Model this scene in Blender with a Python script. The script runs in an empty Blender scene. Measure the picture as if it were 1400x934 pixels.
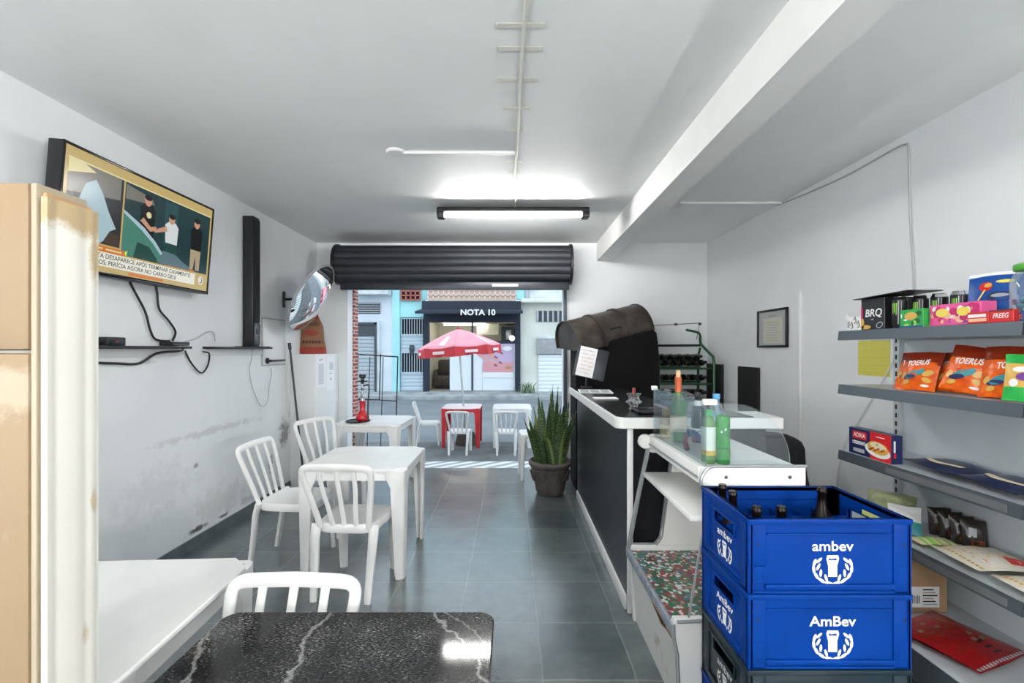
import bpy, bmesh, math, random
from mathutils import Vector, Matrix
random.seed(7)
R = math.radians
SC = bpy.context.scene
COL = SC.collection
F, CX, CY, H = 612.0, 700.0, 478.0, 1.5      # focal length in px of a 1400 px frame, horizon row, camera height

def px(x, Y): return (x - CX) * Y / F
def pz(y, Y): return H - (y - CY) * Y / F
def onx(x, y, X):                             # point of a side wall plane X
    Y = X * F / (x - CX)
    return Vector((X, Y, pz(y, Y)))

# ------------------------------------------------------------------ materials
def mat(name, col, rough=.5, metal=0., noise=0., nscale=8., bump=0., bscale=40., col2=None, emit=0., spec=.5, ccoat=0., trans=0., ior=1.45, croug=.03):
    m = bpy.data.materials.new(name); m.use_nodes = True
    nt = m.node_tree; b = nt.nodes['Principled BSDF']
    c = (*col, 1.)
    b.inputs['Base Color'].default_value = c
    b.inputs['Roughness'].default_value = rough
    b.inputs['Metallic'].default_value = metal
    b.inputs['Specular IOR Level'].default_value = spec
    b.inputs['Coat Weight'].default_value = ccoat
    b.inputs['IOR'].default_value = ior; b.inputs['Coat Roughness'].default_value = croug
    b.inputs['Transmission Weight'].default_value = trans
    if emit:
        b.inputs['Emission Color'].default_value = c
        b.inputs['Emission Strength'].default_value = emit
    tc = None
    if noise or bump:
        tc = nt.nodes.new('ShaderNodeTexCoord')
    if noise:
        n = nt.nodes.new('ShaderNodeTexNoise'); n.inputs['Scale'].default_value = nscale; n.inputs['Detail'].default_value = 5
        nt.links.new(tc.outputs['Object'], n.inputs['Vector'])
        r = nt.nodes.new('ShaderNodeValToRGB')
        r.color_ramp.elements[0].position = .35; r.color_ramp.elements[1].position = .68
        k = col2 if col2 else tuple(v * (1 - noise) for v in col)
        r.color_ramp.elements[0].color = (*k, 1); r.color_ramp.elements[1].color = c
        nt.links.new(n.outputs['Fac'], r.inputs['Fac']); nt.links.new(r.outputs['Color'], b.inputs['Base Color'])
    if bump:
        n = nt.nodes.new('ShaderNodeTexNoise'); n.inputs['Scale'].default_value = bscale; n.inputs['Detail'].default_value = 4
        nt.links.new(tc.outputs['Object'], n.inputs['Vector'])
        bp = nt.nodes.new('ShaderNodeBump'); bp.inputs['Strength'].default_value = bump; bp.inputs['Distance'].default_value = .01
        nt.links.new(n.outputs['Fac'], bp.inputs['Height']); nt.links.new(bp.outputs['Normal'], b.inputs['Normal'])
    return m

def srgb(r, g, b):
    f = lambda c: (c / 255 / 12.92) if c / 255 <= .04045 else ((c / 255 + .055) / 1.055) ** 2.4
    return (f(r), f(g), f(b))

class G: pass
M = G()
M.white_pl = mat('white_plastic', (.84, .84, .83), .32, noise=.06, nscale=6)
M.red_pl = mat('red_plastic', srgb(205, 50, 55), .35, noise=.2, nscale=8)
M.pinktop = mat('faded_pink_plastic', srgb(250, 236, 238), .35, noise=.12, nscale=6)
M.black = mat('black_plastic', (.012, .012, .014), .38)
M.blackmatt = mat('black_matt', (.010, .010, .011), .7)
M.cable = mat('black_cable', (.01, .01, .01), .5)
M.wcable = mat('white_cable', (.72, .73, .72), .5)
M.gcable = mat('grey_cable', (.42, .43, .44), .5)
M.chrome = mat('chrome', (.7, .71, .72), .18, 1.)
M.steel = mat('brushed_steel', (.45, .46, .47), .35, 1., noise=.2)
M.white = mat('white_paint', (.82, .82, .81), .45, noise=.05, nscale=5)
M.paper = mat('white_paper', (.85, .85, .86), .7)
M.ink = mat('grey_ink', (.25, .26, .3), .7)
M.darkink = mat('dark_ink', (.04, .04, .05), .7)
M.redink = mat('red_ink', (.6, .12, .12), .7)
M.whiteink = mat('white_ink', (.88, .88, .88), .5)

# ------------------------------------------------------------------ mesh builder
def face(org, facing):
    """local x = right, y = up, z = out of a surface facing -Y, +X, -X, +Z"""
    o = Vector(org)
    ax = {'-Y': ((1, 0, 0), (0, 0, 1), (0, -1, 0)), '+X': ((0, 1, 0), (0, 0, 1), (1, 0, 0)), '-X': ((0, -1, 0), (0, 0, 1), (-1, 0, 0)),
          '+Z': ((1, 0, 0), (0, 1, 0), (0, 0, 1)), '+Y': ((-1, 0, 0), (0, 0, 1), (0, 1, 0)), '-Z': ((1, 0, 0), (0, -1, 0), (0, 0, -1))}[facing]
    m = Matrix.Identity(4)
    for i in range(3):
        for j in range(3): m[j][i] = ax[i][j]
        m[i][3] = o[i]
    return m

def basis(org, x, y, z):
    m = Matrix.Identity(4)
    for i, a in enumerate((x, y, z)):
        for j in range(3): m[j][i] = a[j]
    for i in range(3): m[i][3] = org[i]
    return m

_text_cache = {}
def text_mesh(s, bold):
    k = (s, bold)
    if k in _text_cache: return _text_cache[k]
    cu = bpy.data.curves.new('t', 'FONT'); cu.body = s; cu.size = 1; cu.align_x = 'CENTER'; cu.align_y = 'CENTER'; cu.offset = bold; cu.resolution_u = 4
    ob = bpy.data.objects.new('t', cu); COL.objects.link(ob)
    dg = bpy.context.evaluated_depsgraph_get(); dg.update()
    me = bpy.data.meshes.new_from_object(ob.evaluated_get(dg))
    out = ([tuple(v.co[:2]) for v in me.vertices], [tuple(p.vertices) for p in me.polygons])
    bpy.data.objects.remove(ob); bpy.data.curves.remove(cu); bpy.data.meshes.remove(me)
    _text_cache[k] = out
    return out

class MB:
    def __init__(s): s.v = []; s.f = []; s.mi = []; s.mats = []; s.M = Matrix.Identity(4)
    def idx(s, m):
        if m not in s.mats: s.mats.append(m)
        return s.mats.index(m)
    def add(s, vs, fs, m, T=None):
        T = s.M @ T if T is not None else s.M
        b = len(s.v); s.v += [T @ Vector(v) for v in vs]
        k = s.idx(m) if not isinstance(m, list) else None
        for i, f in enumerate(fs):
            s.f.append([b + j for j in f]); s.mi.append(k if k is not None else s.idx(m[i]))
        return s
    def box(s, x0, x1, y0, y1, z0, z1, m, T=None):
        vs = [(x, y, z) for z in (z0, z1) for y in (y0, y1) for x in (x0, x1)]
        return s.add(vs, [(0, 2, 3, 1), (4, 5, 7, 6), (0, 1, 5, 4), (2, 6, 7, 3), (0, 4, 6, 2), (1, 3, 7, 5)], m, T)
    def rbox(s, x0, x1, y0, y1, z0, z1, m, r=.005, seg=2, T=None):
        bm = bmesh.new(); bmesh.ops.create_cube(bm, size=1)
        for v in bm.verts: v.co = Vector(((x0 + x1) / 2 + v.co.x * (x1 - x0), (y0 + y1) / 2 + v.co.y * (y1 - y0), (z0 + z1) / 2 + v.co.z * (z1 - z0)))
        r = min(r, abs(x1 - x0) * .45, abs(y1 - y0) * .45, abs(z1 - z0) * .45)
        bmesh.ops.bevel(bm, geom=bm.edges[:], offset=r, segments=seg, profile=.5, affect='EDGES')
        bm.verts.index_update()
        s.add([v.co[:] for v in bm.verts], [[v.index for v in f.verts] for f in bm.faces], m, T); bm.free(); return s
    def loft(s, rings, m, closed=True, caps=True, T=None):
        n = len(rings[0]); vs = [p for r in rings for p in r]; fs = []
        for i in range(len(rings) - 1):
            for j in range(n if closed else n - 1):
                k = (j + 1) % n
                fs.append((i * n + j, i * n + k, (i + 1) * n + k, (i + 1) * n + j))
        if caps and closed:
            fs.append(tuple(range(n))[::-1]); fs.append(tuple((len(rings) - 1) * n + j for j in range(n)))
        return s.add(vs, fs, m, T)
    def sweep(s, pts, w, t, m, nrm, n=8, closed=False, p=3., T=None):
        """superellipse section: w across (tangent x normal), t along the normal"""
        pts = [Vector(q) for q in pts]; N = len(pts)
        W = w if isinstance(w, (list, tuple)) else [w] * N
        Tt = t if isinstance(t, (list, tuple)) else [t] * N
        rings = []
        for i, q in enumerate(pts):
            a = pts[(i - 1) % N] if closed or i > 0 else q
            b = pts[(i + 1) % N] if closed or i < N - 1 else q
            tan = (b - a).normalized()
            nn = Vector(nrm[i]) if isinstance(nrm[0], (list, tuple, Vector)) else Vector(nrm)
            nn = (nn - tan * nn.dot(tan)).normalized(); sd = tan.cross(nn)
            ring = []
            for k in range(n):
                an = 2 * math.pi * (k + .5) / n; c, sn = math.cos(an), math.sin(an)
                e = 2. / p
                ring.append(q + sd * (W[i] / 2 * math.copysign(abs(c) ** e, c)) + nn * (Tt[i] / 2 * math.copysign(abs(sn) ** e, sn)))
            rings.append(ring)
        if closed: rings.append(rings[0])
        return s.loft(rings, m, True, not closed, T)
    def tube(s, pts, r, m, n=8, T=None, smooth=0):
        pts = [Vector(q) for q in pts]
        if smooth: pts = spline(pts, smooth)
        N = len(pts); rr = r if isinstance(r, (list, tuple)) else [r] * N
        tan0 = (pts[1] - pts[0]).normalized()
        nn = tan0.orthogonal().normalized(); rings = []
        for i, q in enumerate(pts):
            tan = (pts[min(i + 1, N - 1)] - pts[max(i - 1, 0)]).normalized()
            nn = (nn - tan * nn.dot(tan)).normalized(); sd = tan.cross(nn)
            rings.append([q + (nn * math.cos(2 * math.pi * k / n) + sd * math.sin(2 * math.pi * k / n)) * rr[i] for k in range(n)])
        return s.loft(rings, m, True, True, T)
    def lathe(s, prof, m, n=24, T=None, a0=0., a1=2 * math.pi):
        """prof: (r, z) or (r, z, material for the band above)"""
        full = abs(a1 - a0 - 2 * math.pi) < 1e-6
        vs = []; fs = []; ms = []
        cols = n if full else n + 1
        for p in prof:
            for k in range(cols):
                a = a0 + (a1 - a0) * k / n
                vs.append((max(p[0], 1e-5) * math.cos(a), max(p[0], 1e-5) * math.sin(a), p[1]))
        for i in range(len(prof) - 1):
            mm = prof[i][2] if len(prof[i]) > 2 else m
            for k in range(n):
                k2 = (k + 1) % cols
                fs.append((i * cols + k, i * cols + k2, (i + 1) * cols + k2, (i + 1) * cols + k)); ms.append(mm)
        return s.add(vs, fs, ms, T)
    def prism(s, poly, z0, z1, m, T=None, mside=None):
        ar = sum(poly[i][0] * poly[(i + 1) % len(poly)][1] - poly[(i + 1) % len(poly)][0] * poly[i][1] for i in range(len(poly)))
        if ar < 0: poly = poly[::-1]
        n = len(poly)
        vs = [(x, y, z0) for x, y in poly] + [(x, y, z1) for x, y in poly]
        fs = [tuple(range(n))[::-1], tuple(range(n, 2 * n))] + [(i, (i + 1) % n, n + (i + 1) % n, n + i) for i in range(n)]
        return s.add(vs, fs, [m, m] + [mside or m] * n, T)
    def flat(s, poly, m, T=None, z=0.):
        return s.add([(x, y, z) for x, y in poly], [tuple(range(len(poly)))], m, T)
    def rect(s, x0, x1, y0, y1, m, T=None, z=0.):
        return s.flat([(x0, y0), (x1, y0), (x1, y1), (x0, y1)], m, T, z)
    def ell(s, cx, cy, a, b, m, T=None, z=0., n=16, rot=0.):
        c, sn = math.cos(rot), math.sin(rot)
        return s.flat([(cx + a * math.cos(t) * c - b * math.sin(t) * sn, cy + a * math.cos(t) * sn + b * math.sin(t) * c) for t in [2 * math.pi * k / n for k in range(n)]], m, T, z)
    def text(s, st, size, m, T=None, z=.001, sx=1., bold=.02, x=0., y=0., fn=None, shear=0., rot=0.):
        vs, fs = text_mesh(st, bold); c, sn = math.cos(rot), math.sin(rot); out = []
        for a, b in vs:
            a, b = a * size * sx + shear * b * size, b * size
            a, b = x + a * c - b * sn, y + a * sn + b * c
            out.append(fn(a, b) if fn else (a, b, z))
        return s.add(out, fs, m, T)
    def grid(s, fn, nu, nv, m, T=None, mfn=None):
        vs = [fn(i / nu, j / nv) for j in range(nv + 1) for i in range(nu + 1)]; fs = []; ms = []
        for j in range(nv):
            for i in range(nu):
                a = j * (nu + 1) + i
                fs.append((a, a + 1, a + nu + 2, a + nu + 1)); ms.append(mfn((i + .5) / nu, (j + .5) / nv) if mfn else m)
        return s.add(vs, fs, ms, T)
    def build(s, name, parent=None, loc=None, rot=None, ang=35, bevel=0., recalc=True):
        me = bpy.data.meshes.new(name); me.from_pydata([tuple(v) for v in s.v], [], s.f)
        for m in s.mats: me.materials.append(m)
        me.polygons.foreach_set('material_index', s.mi)
        if recalc:
            bm = bmesh.new(); bm.from_mesh(me); bmesh.ops.recalc_face_normals(bm, faces=bm.faces[:]); bm.to_mesh(me); bm.free()
        me.polygons.foreach_set('use_smooth', [True] * len(me.polygons))
        me.set_sharp_from_angle(angle=R(ang)); me.update()
        o = bpy.data.objects.new(name, me); COL.objects.link(o)
        if parent: o.parent = parent
        if loc is not None: o.location = loc
        if rot is not None: o.rotation_euler = rot
        if bevel:
            b = o.modifiers.new('bevel', 'BEVEL'); b.width = bevel; b.segments = 2; b.limit_method = 'ANGLE'; b.angle_limit = R(40)
        return o

def spline(pts, k=6):
    P = [Vector(p) for p in pts]; out = []
    for i in range(len(P) - 1):
        a, b, c, d = P[max(i - 1, 0)], P[i], P[i + 1], P[min(i + 2, len(P) - 1)]
        for j in range(k):
            t = j / k
            out.append(.5 * ((2 * b) + (c - a) * t + (2 * a - 5 * b + 4 * c - d) * t * t + (3 * b - a - 3 * c + d) * t ** 3))
    out.append(P[-1]); return out

def rrect(x0, x1, y0, y1, r, n=5):
    out = []
    for cx, cy, a in ((x1 - r, y1 - r, 0), (x0 + r, y1 - r, 90), (x0 + r, y0 + r, 180), (x1 - r, y0 + r, 270)):
        for k in range(n + 1):
            t = R(a + 90 * k / n); out.append((cx + r * math.cos(t), cy + r * math.sin(t)))
    return out

def tag(o, label, cat, group=None):
    o['label'] = label; o['category'] = cat
    if group: o['group'] = group
    return o
def thing(name, label, cat, loc=(0, 0, 0), rz=0., group=None):
    o = bpy.data.objects.new(name, None); o.empty_display_size = .1; COL.objects.link(o)
    o.location = loc; o.rotation_euler = (0, 0, rz)
    return tag(o, label, cat, group)
def struct(o):
    o['kind'] = 'structure'; return o
def copy_tree(o, parent=None):
    c = o.copy(); COL.objects.link(c); c.parent = parent
    for ch in list(o.children): copy_tree(ch, c)
    return c
TUBE, TUBE2, TUBE3, SKY, EXPO = 170., 160., 630., 2.0, 0.13
# ================================================================== SETTING
def nodes(m): return m.node_tree.nodes, m.node_tree.links, m.node_tree.nodes['Principled BSDF']

def slate_floor():
    m = mat('slate_tiles', (.1, .11, .115), .3, ccoat=1., croug=.22); m.node_tree.nodes['Principled BSDF'].inputs['Coat IOR'].default_value = 1.75; N, L, B = nodes(m)
    tc = N.new('ShaderNodeTexCoord'); mp = N.new('ShaderNodeMapping')
    mp.inputs['Location'].default_value = (-.153 + .43 * 10, -2.474 + .43 * 12, 0)
    L.new(tc.outputs['Object'], mp.inputs['Vector'])
    # slightly wandering joints, as in hand-cut slate
    nw = N.new('ShaderNodeTexNoise'); nw.inputs['Scale'].default_value = 5; L.new(tc.outputs['Object'], nw.inputs['Vector'])
    vm = N.new('ShaderNodeVectorMath'); vm.operation = 'MULTIPLY_ADD'; vm.inputs[1].default_value = (.03, .03, 0)
    L.new(nw.outputs['Color'], vm.inputs[0]); L.new(mp.outputs['Vector'], vm.inputs[2])
    br = N.new('ShaderNodeTexBrick'); br.offset = 0; br.squash = 1
    for k, v in (('Scale', 1), ('Brick Width', .43), ('Row Height', .43), ('Mortar Size', .005), ('Mortar Smooth', .4), ('Bias', 0)): br.inputs[k].default_value = v
    br.inputs['Color1'].default_value = (*srgb(90, 98, 101), 1); br.inputs['Color2'].default_value = (*srgb(66, 76, 79), 1)
    br.inputs['Mortar'].default_value = (*srgb(112, 116, 113), 1)
    L.new(vm.outputs['Vector'], br.inputs['Vector'])
    n1 = N.new('ShaderNodeTexNoise'); n1.inputs['Scale'].default_value = 4.2; n1.inputs['Detail'].default_value = 8; n1.inputs['Roughness'].default_value = .65
    L.new(tc.outputs['Object'], n1.inputs['Vector'])
    r1 = N.new('ShaderNodeValToRGB'); r1.color_ramp.elements[0].position = .3; r1.color_ramp.elements[1].position = .75
    r1.color_ramp.elements[0].color = (.50, .53, .54, 1); r1.color_ramp.elements[1].color = (1.5, 1.45, 1.38, 1)
    L.new(n1.outputs['Fac'], r1.inputs['Fac'])
    mx = N.new('ShaderNodeMix'); mx.data_type = 'RGBA'; mx.blend_type = 'MULTIPLY'; mx.inputs['Factor'].default_value = 1
    L.new(br.outputs['Color'], mx.inputs['A']); L.new(r1.outputs['Color'], mx.inputs['B']); L.new(mx.outputs['Result'], B.inputs['Base Color'])
    rr = N.new('ShaderNodeMapRange'); rr.inputs['To Min'].default_value = .2; rr.inputs['To Max'].default_value = .42
    L.new(n1.outputs['Fac'], rr.inputs['Value']); L.new(rr.outputs['Result'], B.inputs['Roughness'])
    ad = N.new('ShaderNodeMath'); ad.operation = 'MULTIPLY_ADD'; ad.inputs[1].default_value = -.8
    L.new(br.outputs['Fac'], ad.inputs[0]); L.new(n1.outputs['Fac'], ad.inputs[2])
    bp = N.new('ShaderNodeBump'); bp.inputs['Strength'].default_value = .35; bp.inputs['Distance'].default_value = .008
    L.new(ad.outputs['Value'], bp.inputs['Height']); L.new(bp.outputs['Normal'], B.inputs['Normal'])
    return m

def stained_wall(name, col, spots=(), grime=.1, streak=True, smear=(.62, .64, .62)):
    """painted plaster; spots: (x, y, z, rx, ry, rz, strength) patches of mould or bare plaster with a ragged outline"""
    m = mat(name, col, .6); N, L, B = nodes(m)
    tc = N.new('ShaderNodeTexCoord')
    n = N.new('ShaderNodeTexNoise'); n.inputs['Scale'].default_value = 1.3; n.inputs['Detail'].default_value = 9; n.inputs['Roughness'].default_value = .6
    L.new(tc.outputs['Object'], n.inputs['Vector'])
    r = N.new('ShaderNodeValToRGB'); r.color_ramp.elements[0].position = .36; r.color_ramp.elements[1].position = .6
    r.color_ramp.elements[0].color = (*[c * (1 - grime) for c in col], 1); r.color_ramp.elements[1].color = (*col, 1)
    L.new(n.outputs['Fac'], r.inputs['Fac'])
    cur = r.outputs['Color']
    n2 = N.new('ShaderNodeTexNoise'); n2.inputs['Scale'].default_value = 11; n2.inputs['Detail'].default_value = 6; n2.inputs['Roughness'].default_value = .7
    L.new(tc.outputs['Object'], n2.inputs['Vector'])
    for (x, y, z, rx, ry, rz, st, c2) in spots:
        mp = N.new('ShaderNodeMapping'); mp.vector_type = 'POINT'
        mp.inputs['Location'].default_value = (-x / rx, -y / ry, -z / rz); mp.inputs['Scale'].default_value = (1 / rx, 1 / ry, 1 / rz)
        L.new(tc.outputs['Object'], mp.inputs['Vector'])
        ln = N.new('ShaderNodeVectorMath'); ln.operation = 'LENGTH'; L.new(mp.outputs['Vector'], ln.inputs[0])
        ma = N.new('ShaderNodeMath'); ma.operation = 'MULTIPLY_ADD'; ma.inputs[1].default_value = 2.2; L.new(n2.outputs['Fac'], ma.inputs[0])
        ng = N.new('ShaderNodeMath'); ng.operation = 'MULTIPLY'; ng.inputs[1].default_value = -1; L.new(ln.outputs['Value'], ng.inputs[0]); L.new(ng.outputs['Value'], ma.inputs[2])
        mr = N.new('ShaderNodeMapRange'); mr.inputs['From Min'].default_value = .35; mr.inputs['From Max'].default_value = .75; mr.inputs['To Max'].default_value = st
        L.new(ma.outputs['Value'], mr.inputs['Value'])
        mx = N.new('ShaderNodeMix'); mx.data_type = 'RGBA'; L.new(mr.outputs['Result'], mx.inputs['Factor'])
        L.new(cur, mx.inputs['A']); mx.inputs['B'].default_value = (*c2, 1); cur = mx.outputs['Result']
    L.new(cur, B.inputs['Base Color'])
    bp = N.new('ShaderNodeBump'); bp.inputs['Strength'].default_value = .12; bp.inputs['Distance'].default_value = .01
    L.new(n2.outputs['Fac'], bp.inputs['Height']); L.new(bp.outputs['Normal'], B.inputs['Normal'])
    return m

WALL = (.79, .81, .825)
M.wall = stained_wall('white_plaster', WALL, grime=.05)
mould, plaster = (.055, .055, .05), (.38, .37, .34)
M.wall_l = stained_wall('stained_plaster', WALL, [
    (-2.4, 4.72, .62, .2, .14, .24, .75, (.12, .12, .11)), (-2.4, 4.95, .75, .2, .2, .3, .5, (.25, .25, .24)), (-2.4, 4.45, .36, .2, .07, .12, .9, mould),
    (-2.4, 3.42, .13, .2, .16, .035, .95, mould), (-2.4, 3.72, .12, .2, .10, .025, .9, mould), (-2.4, 4.02, .14, .2, .14, .05, .5, plaster),
    (-2.4, 3.6, .85, .2, .9, .045, .35, (.36, .37, .36)), (-2.4, 2.95, 1.42, .2, .09, .03, .5, (.3, .3, .29)), (-2.4, 3.05, .55, .2, .5, .25, .22, (.4, .42, .42)),
    (-2.4, 3.7, .25, .2, .5, .2, .3, (.45, .45, .43)), (-2.4, 3.4, .62, .2, .04, .03, .8, (.25, .25, .24))], grime=.07)
M.ceil = stained_wall('ceiling_paint', (.84, .855, .85), grime=.05)
M.floor = slate_floor()
M.slate_base = mat('slate_skirting', srgb(96, 106, 108), .45, noise=.35, nscale=9)

XL, XR, YF, YB, ZC = -2.40, 2.40, 5.50, -2.4, 2.81
OX0, OX1, OZ = -2.02, .63, 2.29            # street opening
s = MB().box(XL - .2, XR + .2, YB - .2, 5.67, -.12, 0, M.floor); struct(s.build('floor'))
s = MB().box(XL - .2, XR + .2, YB - .2, YF + .17, ZC, ZC + .15, M.ceil); struct(s.build('ceiling'))
s = MB().box(XL - .15, XL, YB, YF + .17, 0, ZC, M.wall_l); struct(s.build('wall_left'))
s = MB().box(XR, XR + .15, YB, YF + .17, 0, ZC, M.wall); struct(s.build('wall_right'))
s = MB().box(XL - .15, XR + .15, YB - .15, YB, 0, ZC, M.wall); struct(s.build('wall_back'))
s = MB()
s.box(XL, OX0, YF, YF + .17, 0, ZC, M.wall); s.box(OX1, XR, YF, YF + .17, 0, ZC, M.wall); s.box(OX0, OX1, YF, YF + .17, OZ, ZC, M.wall)
struct(s.build('wall_front'))
s = MB().box(1.04, 1.21, YB, YF, 2.59, ZC, M.white); struct(s.build('ceiling_beam'))
s = MB().box(XL, XL + .012, YB, 4.83, 0, .085, M.slate_base); struct(s.build('baseboard_left'))

# shop-front pier faced in little red tiles, seen through the opening
def brick_mat(name, c1, c2, mo, w, h, ms=.006):
    m = mat(name, c1, .6); N, L, B = nodes(m)
    tc = N.new('ShaderNodeTexCoord'); mp = N.new('ShaderNodeMapping'); mp.inputs['Rotation'].default_value = (R(90), 0, 0)
    br = N.new('ShaderNodeTexBrick'); L.new(tc.outputs['Object'], mp.inputs['Vector']); L.new(mp.outputs['Vector'], br.inputs['Vector'])
    for k, v in (('Scale', 1), ('Brick Width', w), ('Row Height', h), ('Mortar Size', ms)): br.inputs[k].default_value = v
    br.inputs['Color1'].default_value = (*c1, 1); br.inputs['Color2'].default_value = (*c2, 1); br.inputs['Mortar'].default_value = (*mo, 1)
    L.new(br.outputs['Color'], B.inputs['Base Color']); return m
M.tilebrick = brick_mat('red_tile', srgb(165, 72, 58), srgb(130, 60, 50), srgb(200, 190, 185), .052, .046, .007)
s = MB().box(-2.2, -1.995, 5.68, 5.80, -.3, 2.6, M.tilebrick); struct(s.build('trim_1'))
# half-height masonry meter box in the corner, white
M.boxw = stained_wall('box_plaster', (.77, .78, .79), [(-2.13, 5.1, .3, .3, .3, .2, .4, (.35, .35, .34))], grime=.06)
s = MB().rbox(XL, -2.13, 4.84, YF, 0, 1.45, M.boxw, .006); struct(s.build('wall_corner'))

# ------------------------------------------------------------------ street
M.asphalt = mat('asphalt', srgb(126, 132, 137), .75, noise=.22, nscale=1.6, bump=.3, bscale=60)
M.concrete = mat('pavement_concrete', srgb(116, 120, 121), .8, noise=.35, nscale=3, bump=.3, bscale=30)
M.kerb = mat('kerb_concrete', srgb(178, 184, 186), .8, noise=.45, nscale=2.5)
def ramp_mat():
    m = mat('patterned_sill', (.6, .6, .6), .55); N, L, B = nodes(m)
    tc = N.new('ShaderNodeTexCoord'); mp = N.new('ShaderNodeMapping'); mp.inputs['Rotation'].default_value = (0, 0, R(38)); L.new(tc.outputs['Object'], mp.inputs['Vector'])
    w = N.new('ShaderNodeTexWave'); w.inputs['Scale'].default_value = 1.6; w.inputs['Distortion'].default_value = 1.2; w.inputs['Detail'].default_value = 2
    L.new(mp.outputs['Vector'], w.inputs['Vector'])
    r = N.new('ShaderNodeValToRGB'); r.color_ramp.elements[0].position = .35; r.color_ramp.elements[1].position = .6
    r.color_ramp.elements[0].color = (*srgb(150, 158, 162), 1); r.color_ramp.elements[1].color = (*srgb(222, 228, 230), 1)
    L.new(w.outputs['Fac'], r.inputs['Fac']); L.new(r.outputs['Color'], B.inputs['Base Color']); return m
M.sill = ramp_mat()
s = MB().add([(-2.6, 5.67, 0), (3, 5.67, 0), (3, 6.2, -.05), (-2.6, 6.2, -.05), (-2.6, 5.67, -.4), (3, 5.67, -.4), (3, 6.2, -.4), (-2.6, 6.2, -.4)],
             [(0, 1, 2, 3), (4, 7, 6, 5), (0, 4, 5, 1), (1, 5, 6, 2), (2, 6, 7, 3), (3, 7, 4, 0)], M.sill); struct(s.build('door_sill'))
s = MB().box(-14, 14, 6.2, 8.62, -.45, -.28, M.concrete); struct(s.build('pavement'))
s = MB().add([(-14, 8.62, -.33), (14, 8.62, -.33), (14, 13.6, -.03), (-14, 13.6, -.03)], [(0, 1, 2, 3)], M.asphalt); struct(s.build('road'))
s = MB().rbox(-14, 14, 13.6, 18.0, -.3, .10, M.kerb, .04); struct(s.build('pavement_far'))
s = MB().box(-14, XL - .15, 5.0, 5.67, -.5, 4, M.wall); s.box(XR + .15, 14, 5.0, 5.67, -.5, 4, M.wall); struct(s.build('wall_street'))

# ------------------------------------------------------------------ buildings across the street (front plane Y = 15)
YS = 15.0
fx = lambda x: px(x, YS)
fz = lambda y: pz(y, YS)
M.pale = mat('pale_blue_render', srgb(226, 233, 240), .8, noise=.12, nscale=1.2)
M.turq = mat('turquoise_render', srgb(178, 234, 238), .8, noise=.1, nscale=1.5)
M.cream = mat('cream_render', srgb(238, 238, 226), .8, noise=.2, nscale=.9)
M.grimewhite = mat('grimy_white', srgb(226, 232, 234), .8, noise=.25, nscale=3)
M.dkgrey = mat('dark_grey_metal', srgb(70, 78, 84), .5)
M.navy = mat('navy_awning', srgb(42, 50, 66), .6, noise=.25, nscale=2)
M.glassdark = mat('dark_pane', srgb(70, 80, 88), .12)
def slat_mat(name, c, pitch):
    m = mat(name, c, .45); N, L, B = nodes(m)
    tc = N.new('ShaderNodeTexCoord'); sp = N.new('ShaderNodeSeparateXYZ'); L.new(tc.outputs['Object'], sp.inputs[0])
    w = N.new('ShaderNodeMath'); w.operation = 'PINGPONG'; w.inputs[1].default_value = pitch; L.new(sp.outputs['Z'], w.inputs[0])
    bp = N.new('ShaderNodeBump'); bp.inputs['Distance'].default_value = pitch * 1.5; bp.inputs['Strength'].default_value = .9
    L.new(w.outputs['Value'], bp.inputs['Height']); L.new(bp.outputs['Normal'], B.inputs['Normal']); return m
M.shut_w = mat('white_shutter', srgb(236, 241, 246), .45)
M.shut_g = mat('grey_shutter', srgb(178, 186, 192), .45)

def slatted(mb, x0, x1, y, z0, z1, pitch, m, d=.03):
    """roller-shutter curtain as real corrugation"""
    n = max(2, int((z1 - z0) / pitch)); pr = []
    for i in range(n):
        a = z0 + (z1 - z0) * i / n; h = (z1 - z0) / n
        pr += [(y, a), (y - d, a + h * .25), (y - d, a + h * .75), (y, a + h * .98)]
    pr.append((y, z1))
    vs = [(x0, q[0], q[1]) for q in pr] + [(x1, q[0], q[1]) for q in pr]; k = len(pr)
    mb.add(vs, [(i, i + 1, k + i + 1, k + i) for i in range(k - 1)], m)

# pale house
b = thing('house', 'pale blue-grey house across the street behind the wire grid', 'building', (fx(505), YS, -.1))
L_ = (-fx(505), -YS, .1)
def P2(mb, name, par): 
    o = mb.build(name, par, L_); return o
s = MB().box(fx(380), fx(537), YS, YS + .3, -.3, 5.5, M.pale); P2(s, 'wall', b)
s = MB().rbox(fx(380), fx(536), YS - .5, YS, fz(405), fz(391), M.grimewhite, .02); P2(s, 'ledge', b)
s = MB().box(fx(484), fx(520), YS - .02, YS + .02, fz(429), fz(414), M.dkgrey)
for k in range(5): s.box(fx(484), fx(520), YS - .05, YS - .02, fz(428 - 3 * k), fz(427 - 3 * k), M.steel)
P2(s, 'window', b)
s = MB(); slatted(s, fx(476), fx(513), YS - .03, fz(538), fz(460), .12, M.shut_g); s.box(fx(476), fx(513), YS - .05, YS - .01, fz(460), fz(444), M.dkgrey); P2(s, 'garage_shutter', b)
s = MB().box(fx(513), fx(516), YS - .1, YS + .0, fz(540), fz(441), M.dkgrey); s.box(fx(472), fx(516), YS - .1, YS, fz(444), fz(441), M.dkgrey); P2(s, 'door_frame', b)
s = MB().box(fx(516), fx(520), YS - .08, YS, fz(540), fz(439), M.grimewhite); P2(s, 'pilaster', b)

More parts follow.
